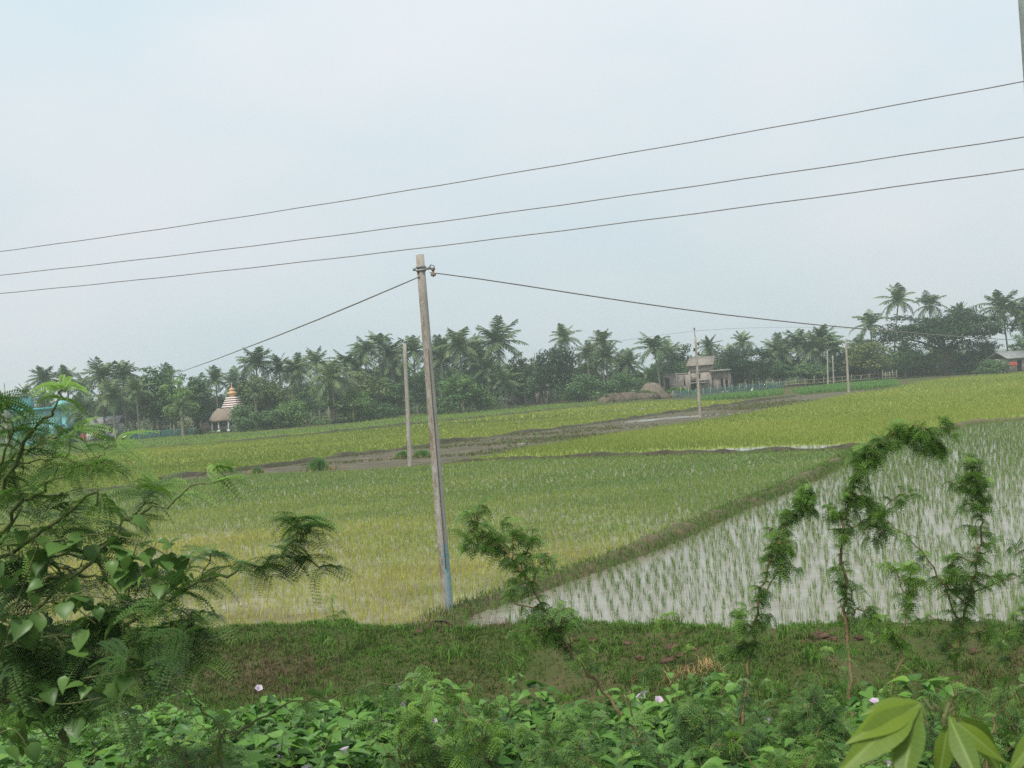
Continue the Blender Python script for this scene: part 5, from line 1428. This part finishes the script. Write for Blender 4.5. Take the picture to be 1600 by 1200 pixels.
# --- round leaved climber in that tree
pv = Plant(VINE, 52)
def broad(pl_, pts, k, spreadr, scale, tint, droop=.5):
    g = pl_.g; c = curve3(pts, 40); i = g.integers(0, 40, k)
    p = c[i] + g.normal(size=(k, 3)) * spreadr
    d = g.normal(size=(k, 3)) * [1, 1, .4]
    pl_.leaf_at(p, d, tint, scale, droop)
for pts, k, sp, tt in [(((60, 850, 4.4), (150, 835, 4.35), (215, 845, 4.3), (265, 870, 4.3)), 34, .035, .25), (((180, 880, 4.3), (190, 900, 4.3)), 6, .02, .15), (((235, 870, 4.3), (250, 905, 4.3)), 9, .025, .3),
                   (((-20, 1000, 4.3), (40, 940, 4.3), (110, 930, 4.3), (170, 935, 4.3)), 36, .05, 0.0), (((120, 950, 4.3), (150, 975, 4.3)), 10, .03, .2), (((-10, 1150, 4.2), (20, 1140, 4.2), (40, 1160, 4.2)), 14, .04, .25),
                   (((130, 1060, 4.2), (190, 1050, 4.2), (225, 1045, 4.2)), 14, .035, .15), (((-20, 840, 4.5), (30, 870, 4.5), (90, 880, 4.5)), 16, .05, .0), (((20, 1080, 4.3), (90, 1100, 4.3), (160, 1090, 4.3)), 18, .05, 0.0)]:
    broad(pv, tw(*pts), k, sp, 1.0, tt)
    pv.st.tube(curve3(tw(*pts), 14), .003, 5)
vr = foot_of(P(-20, 1250, 4.5))
pv.st.tube(curve3([vr, P(-30, 1150, 4.4), P(-10, 1060, 4.3), P(20, 960, 4.35), P(60, 850, 4.4)], 24), .004, 5)
pv.st.tube(curve3([P(20, 960, 4.35), P(110, 930, 4.3), P(190, 900, 4.3), P(215, 845, 4.3)], 16), .003, 5)
pv.build('climbing_vine', 'round leaved green climber tangled in the left feathery tree', 'vine', vr, M_twig, M_vine)

# --- young acacias along the bank
def sapling(label, main, side, seed_, r0, leafscale=1.0, tint=0.0, dens=1.0, twigs=6, twl=.22, step=.05, mat=None, start=.2, name='acacia_sapling', tip=.1):
    p = Plant(LEAF_MD, seed_)
    m = tw(*main); ft = foot_of(m[0])
    p.branch([ft] + m, r0, .003, step, leafscale, tint + .16, int(twigs * 1.4), twl * .85, start, tip, .30, dens * 1.9)
    for s in side: p.branch(tw(*s), r0 * .45, .002, step, leafscale, tint + .16, 3, twl * .7, .05, tip, .30, dens * 1.5)
    return p.build(name, label, 'sapling', ft, mat or M_twigb, M_aca, 'young acacias growing by the bank')
sapling('acacia sapling leaning left in front of the corner of the flooded field', [(1030, 1215, 6.9), (985, 1140, 6.95), (940, 1075, 7.0), (905, 1040, 7.0), (875, 992, 7.05), (850, 950, 7.1), (815, 890, 7.15), (785, 860, 7.2), (758, 835, 7.25), (740, 803, 7.3)],
        [[(868, 985, 7.05), (835, 985, 7.0), (800, 985, 7.0)], [(815, 890, 7.15), (828, 850, 7.2), (832, 822, 7.2)], [(790, 865, 7.2), (750, 850, 7.25), (722, 852, 7.25)], [(830, 915, 7.1), (845, 885, 7.1), (855, 870, 7.1)],
         [(850, 950, 7.1), (810, 945, 7.1), (790, 925, 7.1)], [(800, 875, 7.15), (803, 845, 7.2), (800, 832, 7.2)], [(870, 985, 7.0), (885, 965, 7.0), (890, 950, 7.0)], [(905, 1040, 7.0), (915, 1010, 7.0)]], 61, .015, 1.05, .0, 1.05, 12, .22, .045, start=.42)
sapling('slim acacia sapling bending right, leftmost of those before the flooded field', [(1160, 1215, 7.8), (1163, 1100, 7.9), (1178, 1000, 8.0), (1188, 930, 8.0), (1205, 868, 8.05), (1232, 815, 8.1), (1252, 785, 8.1), (1268, 768, 8.1)],
        [[(1180, 985, 8.0), (1155, 975, 8.0), (1148, 950, 8.0)], [(1175, 1010, 8.0), (1150, 1010, 8.0), (1120, 1010, 8.0)], [(1212, 850, 8.0), (1240, 845, 8.0)], [(1190, 930, 8.), (1215, 900, 8.), (1225, 880, 8.)]], 62, .014, 1.0, .04, 1.5, 14, .17, .04, start=.30)
sapling('tallest acacia sapling, its drooping tip arching over the field bund', [(1338, 1215, 7.7), (1330, 1090, 7.8), (1323, 990, 7.9), (1319, 905, 7.9), (1316, 830, 7.9), (1330, 775, 7.9), (1345, 728, 7.9), (1372, 692, 7.9), (1412, 672, 7.9), (1450, 672, 7.9), (1472, 702, 7.9)],
        [[(1318, 835, 7.9), (1345, 815, 7.9), (1378, 800, 7.9), (1410, 762, 7.9)], [(1335, 760, 7.9), (1320, 800, 7.9), (1300, 808, 7.9)], [(1372, 692, 7.9), (1400, 675, 7.9), (1406, 660, 7.9)], [(1345, 815, 7.9), (1380, 830, 7.9), (1370, 850, 7.9)],
         [(1335, 770, 7.9), (1352, 775, 7.9), (1370, 790, 7.9)], [(1440, 672, 7.9), (1455, 685, 7.9), (1450, 700, 7.9)], [(1465, 680, 7.9), (1480, 665, 7.9)], [(1323, 960, 7.9), (1355, 950, 7.9), (1370, 965, 7.9)]], 63, .016, 1.05, .04, 1.35, 18, .17, .04, start=.32)
sapling('bushy acacia sapling nearest the right edge of the flooded field', [(1488, 1215, 7.6), (1490, 1110, 7.7), (1496, 1010, 7.8), (1512, 940, 7.8), (1530, 860, 7.8), (1536, 790, 7.8), (1526, 745, 7.8), (1514, 708, 7.8)],
        [[(1496, 965, 7.8), (1462, 890, 7.8), (1422, 842, 7.8), (1378, 805, 7.8)], [(1515, 925, 7.8), (1560, 910, 7.8), (1600, 895, 7.8)], [(1500, 985, 7.8), (1470, 970, 7.8), (1450, 960, 7.8)], [(1536, 790, 7.8), (1512, 770, 7.8)], [(1526, 880, 7.8), (1500, 870, 7.8), (1480, 885, 7.8)],
         [(1510, 945, 7.8), (1480, 920, 7.8), (1490, 890, 7.8)], [(1500, 1000, 7.8), (1530, 985, 7.8), (1545, 960, 7.8)]], 64, .016, 1.05, .05, 1.1, 16, .19, .042, start=.28)
sapling('small pale green acacia sapling between the two tallest saplings', [(1378, 1190, 7.3), (1392, 1095, 7.3), (1412, 1000, 7.35), (1420, 930, 7.4), (1424, 880, 7.4)],
        [[(1412, 1000, 7.35), (1390, 980, 7.35), (1385, 960, 7.3)], [(1420, 930, 7.4), (1400, 905, 7.4), (1395, 885, 7.4)], [(1420, 930, 7.4), (1440, 905, 7.4)]], 65, .009, .95, .18, .9, 6, .17, .045, start=.35, tip=.25)
sapling('acacia shoot at the right edge, lower than its neighbours', [(1640, 1215, 7.2), (1622, 1100, 7.3), (1612, 1000, 7.3), (1608, 900, 7.3), (1612, 840, 7.3)], [[(1612, 1000, 7.3), (1585, 960, 7.3)], [(1618, 1060, 7.3), (1575, 1020, 7.3), (1560, 1000, 7.3)], [(1622, 1080, 7.3), (1560, 1090, 7.3), (1530, 1130, 7.3)]], 66, .012, 1.0, .0, 1.0, 8, .2)
sapling('short weedy shoot at the water edge left of the tall pole', [(526, 985, 17.5), (522, 960, 17.5), (518, 930, 17.5)], [], 67, .010, 1.5, .1, .4, 3, .25, .10, start=.2, name='weed_shoot')
sapling('short yellow green shoot at the near edge of the flooded field', [(1068, 995, 15.6), (1052, 978, 15.6), (1040, 958, 15.6)], [[(1052, 978, 15.6), (1035, 970, 15.6)]], 68, .008, 1.3, .35, .5, 4, .18, .08, start=.2, name='weed_shoot')
def thicket(label, seed_, boxpx, d, nst, tint, leafs=1.0, dens=1.0, mat=None):
    """a low thorny shrub: many arching stems filling a measured patch"""
    p = Plant(LEAF_MD, seed_); g = p.g; x0, y0, x1, y1 = boxpx
    b0 = foot_of(P((x0 + x1) / 2, y1 + 60, d))
    for k in range(nst):
        e = P(g.uniform(x0, x1), g.uniform(y0, y1) , d + g.uniform(-.5, .5))
        s = b0 + [g.normal() * .12, g.normal() * .12, 0]
        m = s * .45 + e * .55 + [g.normal() * .08, g.normal() * .08, .18]
        p.branch([s, m, e], .008, .002, .05, leafs, tint + .08 + g.normal() * .10, 5, .24, .35, .12, .3, dens * .8)
    return p.build('thorn_shrub', label, 'shrub', b0, M_twigb, M_aca, 'feathery shrubs along the bottom of the slope')
thicket('dark feathery shrub below the slim sapling', 71, (1030, 1045, 1170, 1180), 6.6, 9, -.15)
thicket('dark feathery shrub under the tallest sapling', 72, (1180, 1030, 1350, 1150), 6.8, 10, -.12)
thicket('fine leaved feathery shrub spreading at the bottom middle', 73, (590, 1060, 850, 1190), 6.0, 12, .02)
thicket('dull feathery shrub in the bottom right corner behind the big leaves', 74, (1420, 1060, 1610, 1180), 6.2, 9, -.10)
thicket('low feathery shrub left of the leaning sapling foot', 75, (850, 1100, 1010, 1200), 5.8, 8, -.08)
thicket('low feathery shrub under the left tree among broad leaves', 76, (180, 1110, 360, 1200), 5.6, 8, -.08)
thicket('feathery shrub behind the mass of broad leaves at right of centre', 77, (1080, 1130, 1330, 1210), 5.8, 9, -.05)
# bare arching canes
def cane(label, pts, r0, mat, seed_, leafn=.0):
    p = Plant(LEAF_MD, seed_); m = tw(*pts); ft = foot_of(m[0])
    p.branch([ft] + m, r0, .0025, .05, .9, .05, 2, .12, .55, .1, .3, leafn)
    return p.build('arching_cane', label, 'cane', ft, mat, M_aca, 'bare canes arching over the low plants')
cane('long green cane slanting right over the low plants', [(345, 1185, 5.0), (380, 1140, 5.0), (440, 1105, 5.0), (520, 1087, 5.0), (580, 1075, 5.0), (655, 1058, 5.0)], .007, M_twig, 81, .25)
cane('curved green cane drooping from beside the left tree', [(350, 1200, 4.7), (345, 1150, 4.7), (318, 1108, 4.7), (280, 1080, 4.7), (225, 1066, 4.7)], .006, M_twig, 82, .15)
cane('pale brown hooked cane right of the leaning sapling', [(1000, 1170, 6.3), (985, 1110, 6.3), (983, 1075, 6.3), (1000, 1050, 6.3), (1025, 1038, 6.3)], .007, M_twigb, 83, .2)
cane('dark curved cane in the bottom right corner', [(1545, 1195, 5.4), (1550, 1140, 5.4), (1570, 1095, 5.4), (1605, 1070, 5.4)], .008, M_twigb, 84, .3)

# --- broad leaved morning glory along the foot of the slope
def ipomoea(seed_, hh, rad, nst, nlf):
    g = np.random.default_rng(seed_); p = Plant(IPO, seed_); st, lv = p.st, p.lv
    tips = []
    for k in range(nst):
        a = g.uniform(0, 6.28); r = rad * g.uniform(.2, 1) ; h = hh * g.uniform(.72, 1.08)
        e = np.array([math.cos(a) * r, math.sin(a) * r, h]); c = curve3([[0, 0, -.15], [e[0] * .35, e[1] * .35, h * .55], e], 14)
        st.tube(c, np.linspace(.008, .003, 14), 5); tips.append(e)
        m = nlf; t = g.uniform(.35, 1, m) ** .6; i = (t * 13).astype(int); az = g.uniform(0, 6.28, m)
        pp = c[i] + np.stack([np.cos(az), np.sin(az), 0 * az], 1) * g.uniform(0, .05, m)[:, None]
        d = np.stack([np.cos(az), np.sin(az), g.uniform(-.1, .7, m)], 1)
        p.leaf_at(pp, d, g.uniform(-.25, .3) + 0.16 * g.normal(size=m), .80, .22)
    return p, tips
def flower_mesh():
    b = MB(); n = 10; V, Q = [], []
    prof = [(.006, 0), (.010, .025), (.018, .045), (.038, .062), (.046, .064)]
    for r, z in prof:
        for j in range(n):
            a = 2 * math.pi * j / n; rr = r * (1 + (.10 * math.cos(5 * a) if r > .03 else 0)); V.append((rr * math.cos(a), rr * math.sin(a), z))
    Q = [[i * n + j, i * n + (j + 1) % n, (i + 1) * n + (j + 1) % n, (i + 1) * n + j] for i in range(len(prof) - 1) for j in range(n)]
    return b.add(V, Q, a=np.full(len(V), .6)).mesh('flower', M_flower)
FM = flower_mesh()
IP = []
for k, (hh, rad, ns, nl) in enumerate([(1.25, .62, 20, 34), (1.1, .70, 22, 32), (1.4, .55, 20, 34), (1.0, .75, 22, 32)]):
    p, tips = ipomoea(90 + k, hh, rad, ns, nl)
    IP.append((p.st.mesh('morning_glory_stems', M_twig), p.lv.mesh('morning_glory_leaves', M_ipo), tips, hh))
IG = 'broad leaved morning glory along the bottom of the slope'
gi = np.random.default_rng(77)
spots = [(px, py, d) for d, py, xs in ((8.6, 1098, range(250, 1010, 108)), (7.6, 1112, range(170, 1130, 100)), (6.7, 1135, range(60, 1330, 112)), (6.0, 1165, range(20, 1400, 125))) for px in xs]
spots += [(1120, 1088, 8.4), (1060, 1075, 8.2), (830, 1075, 8.4), (1250, 1150, 6.6), (1420, 1060, 7.0), (1500, 1150, 6.4), (1600, 1140, 6.4)]
for n_, (px, py, d) in enumerate(spots):
    sm, lm, tips, hh = IP[n_ % 4]
    px += gi.uniform(-28, 28); py += gi.uniform(-10, 14)
    top = P(px, py, d); zb = float(land(top[0], d)) - .03
    s = np.clip((top[2] - zb) / (hh * 1.05), .55, 1.5)
    row = 'in the back row' if d > 8 else 'in the second row' if d > 7.3 else 'in the third row' if d > 6.3 else 'in the front row'
    t = thing('morning_glory', 'broad leaved morning glory bush %s below the grassy bank' % row, 'bush', (top[0], d, zb), gi.uniform(0, 6.28), IG)
    for nm, me in (('stem', sm), ('foliage', lm)):
        o = link(nm, me, t); o.scale = (1.0, 1.0, s)
    for q in range(int(gi.integers(0, 7) // 3)):
        e = tips[gi.integers(0, len(tips))]
        o = link('flower', FM, t, (e[0] * 1.02, e[1] * 1.02, e[2] * s + .05)); o.rotation_euler = (gi.uniform(-.8, .8) , gi.uniform(-.8, .8), 0); o.scale = (.62, .62, .62)

# --- big lance leaves close to the lens, bottom right
LANCE = [.015, .045, .085, .12, .145, .155, .150, .135, .112, .082, .05, .022, .0]
MG = [with_stalk(leafshape(.185, LANCE, .18, .28, wave=.006, cols=3), .018), with_stalk(leafshape(.17, LANCE, .30, .45, wave=.008, cols=3), .018)]
pm = Plant(MG, 101)
dm = 2.05
hub1, hub2 = P(1440, 1098, dm), P(1482, 1118, dm)
ftm = foot_of(P(1500, 1320, dm))
pm.branch([ftm, P(1515, 1260, dm), P(1505, 1180, dm), hub2, P(1462, 1108, dm), hub1], .007, .003, bare=True)
def mleaf(p0, tip_px, dd, roll, k, tint, sc=None):
    e = P(*tip_px, dd); v = e - p0; L = np.linalg.norm(v)
    upv = np.array([math.sin(roll), -0.45, math.cos(roll)])
    Fm = frames(v[None] + [[0, 0, .05 * 0]], upv[None]); s = sc or L / .20
    pm.lv.scatter(MG[k], Fm * s, p0[None], np.array([tint]))
for hub, tip_, dd, roll, k, tint in [
    (hub1, (1352, 1100), 2.02, .5, 0, .30), (hub1, (1340, 1142), 1.95, .7, 0, .45), (hub1, (1326, 1182), 1.90, .6, 1, .25), (hub1, (1398, 1225), 1.92, -.3, 0, .0), (hub1, (1445, 1215), 2.1, .2, 1, .15),
    (hub2, (1470, 1230), 2.0, .2, 0, .2), (hub2, (1528, 1222), 1.92, -.5, 0, .05), (hub2, (1572, 1192), 1.98, -.8, 0, .35), (hub2, (1545, 1210), 2.1, -.5, 1, .3), (hub1, (1380, 1190), 2.12, .4, 0, .35), (hub2, (1555, 1150), 2.2, -.7, 1, .1)]:
    mleaf(hub, tip_, dd, roll, k, tint)
hub3 = P(1640, 1125, 2.0)
pm.branch([P(1515, 1260, dm), P(1590, 1200, 2.02), hub3], .005, .003, bare=True)
for tip_, dd, roll, k, tint in [((1580, 1205), 1.95, .5, 0, .2), ((1600, 1235), 2.05, .2, 1, .3), ((1700, 1200), 2.0, -.5, 0, .3)]: mleaf(hub3, tip_, dd, roll, k, tint)
pm.build('mango_sapling', 'young tree with big glossy lance shaped leaves, closest to the lens', 'sapling', ftm, M_twig, M_mango)

# --- bits lying on the bank
def clod(px, py, size, seed_):
    g = np.random.default_rng(seed_); c = G(px, py, .12); z = float(land(c[0], c[1]))
    n, m = 9, 6; V = []
    for i in range(m + 1):
        th = math.pi * i / m
        for j in range(n):
            a = 2 * math.pi * j / n; r = size * 0.8 * (1 + g.normal() * .30); V.append((r * math.sin(th) * math.cos(a) * 1.3, r * math.sin(th) * math.sin(a), r * math.cos(th) * .62))
    Q = [[i * n + j, (i + 1) * n + j, (i + 1) * n + (j + 1) % n, i * n + (j + 1) % n] for i in range(m) for j in range(n)]
    tag(MB().add(V, Q).build('earth_clod', M_clod, loc=(c[0], c[1], z + size * .05)), 'lump of reddish dry clay on the water edge of the bank', 'clod', 'clay lumps on the edge of the bank')
for k, (px, py, s) in enumerate([(975, 987, .10), (1000, 1000, .085), (1050, 992, .12), (1040, 1003, .10), (925, 990, .08), (900, 988, .07), (955, 992, .06), (1022, 990, .07), (1062, 1000, .08), (845, 985, .07), (1278, 985, .14), (1262, 990, .10), (1298, 986, .10), (1310, 990, .07),
                                 (770, 968, .08), (750, 972, .07), (655, 985, .09), (670, 982, .08), (690, 984, .06), (1085, 998, .07), (1340, 984, .07), (1400, 982, .06), (1520, 990, .08), (1250, 995, .06)]): clod(px, py, s, k)
def litter():
    b = MB(); g = G(1085, 1018, .1); z = float(land(g[0], g[1]))
    K = 90; p = g[None] + R.normal(size=(K, 3)) * [.30, .10, 0]; p[:, 2] = land(p[:, 0], p[:, 1]) + R.uniform(.0, .05, K)
    blades(b, p, 2, .17, .010, 0, .4, 2.6, .05, .3)
    o = b.build('straw_litter', M_straw); kind(o, 'stuff', 'yellow straw scattered on the bank below the water edge')
    b = MB(); K = 240
    u = 425 + R.normal(size=K) * 62; v = 1040 + R.normal(size=K) * 18
    p = np.array([G(a, c, -.05) for a, c in zip(u, v)]); p[:, 2] = land(p[:, 0], p[:, 1])
    blades(b, p, 4, .20, .008, 0, .3, .9, .05, .3)
    kind(b.build('dry_weeds', M_dry), 'stuff', 'patch of dry reddish weeds on the bank')
    b = MB(); K = 420
    u = R.uniform(640, 800, K); v = R.uniform(955, 985, K)
    p = np.array([G(a, c, .1) for a, c in zip(u, v)]); p[:, 2] = land(p[:, 0], p[:, 1]) + .01
    blades(b, p, 3, .12, .009, 0, .3, 1.6, .05, .3)
    kind(b.build('dead_grass', M_dry), 'stuff', 'dead grass round the foot of the tall pole')
litter()

# ------------------------------------------------------------------ the air
hz = bpy.data.materials.new('hazy_air'); hz.use_nodes = True
hn = hz.node_tree; hn.nodes.clear()
ho = hn.nodes.new('ShaderNodeOutputMaterial'); hp = hn.nodes.new('ShaderNodeVolumePrincipled')
hp.inputs['Color'].default_value = (0.86, 0.95, 1.0, 1)
hp.inputs['Density'].default_value = 0.0008
hp.inputs['Anisotropy'].default_value = 0.2
hn.links.new(hp.outputs[0], ho.inputs['Volume'])
b = MB(); b.box((0, 0, (20 - 1.8) / 2), (3040, 3040, 21.8))
kind(b.build('haze', hz), 'stuff')
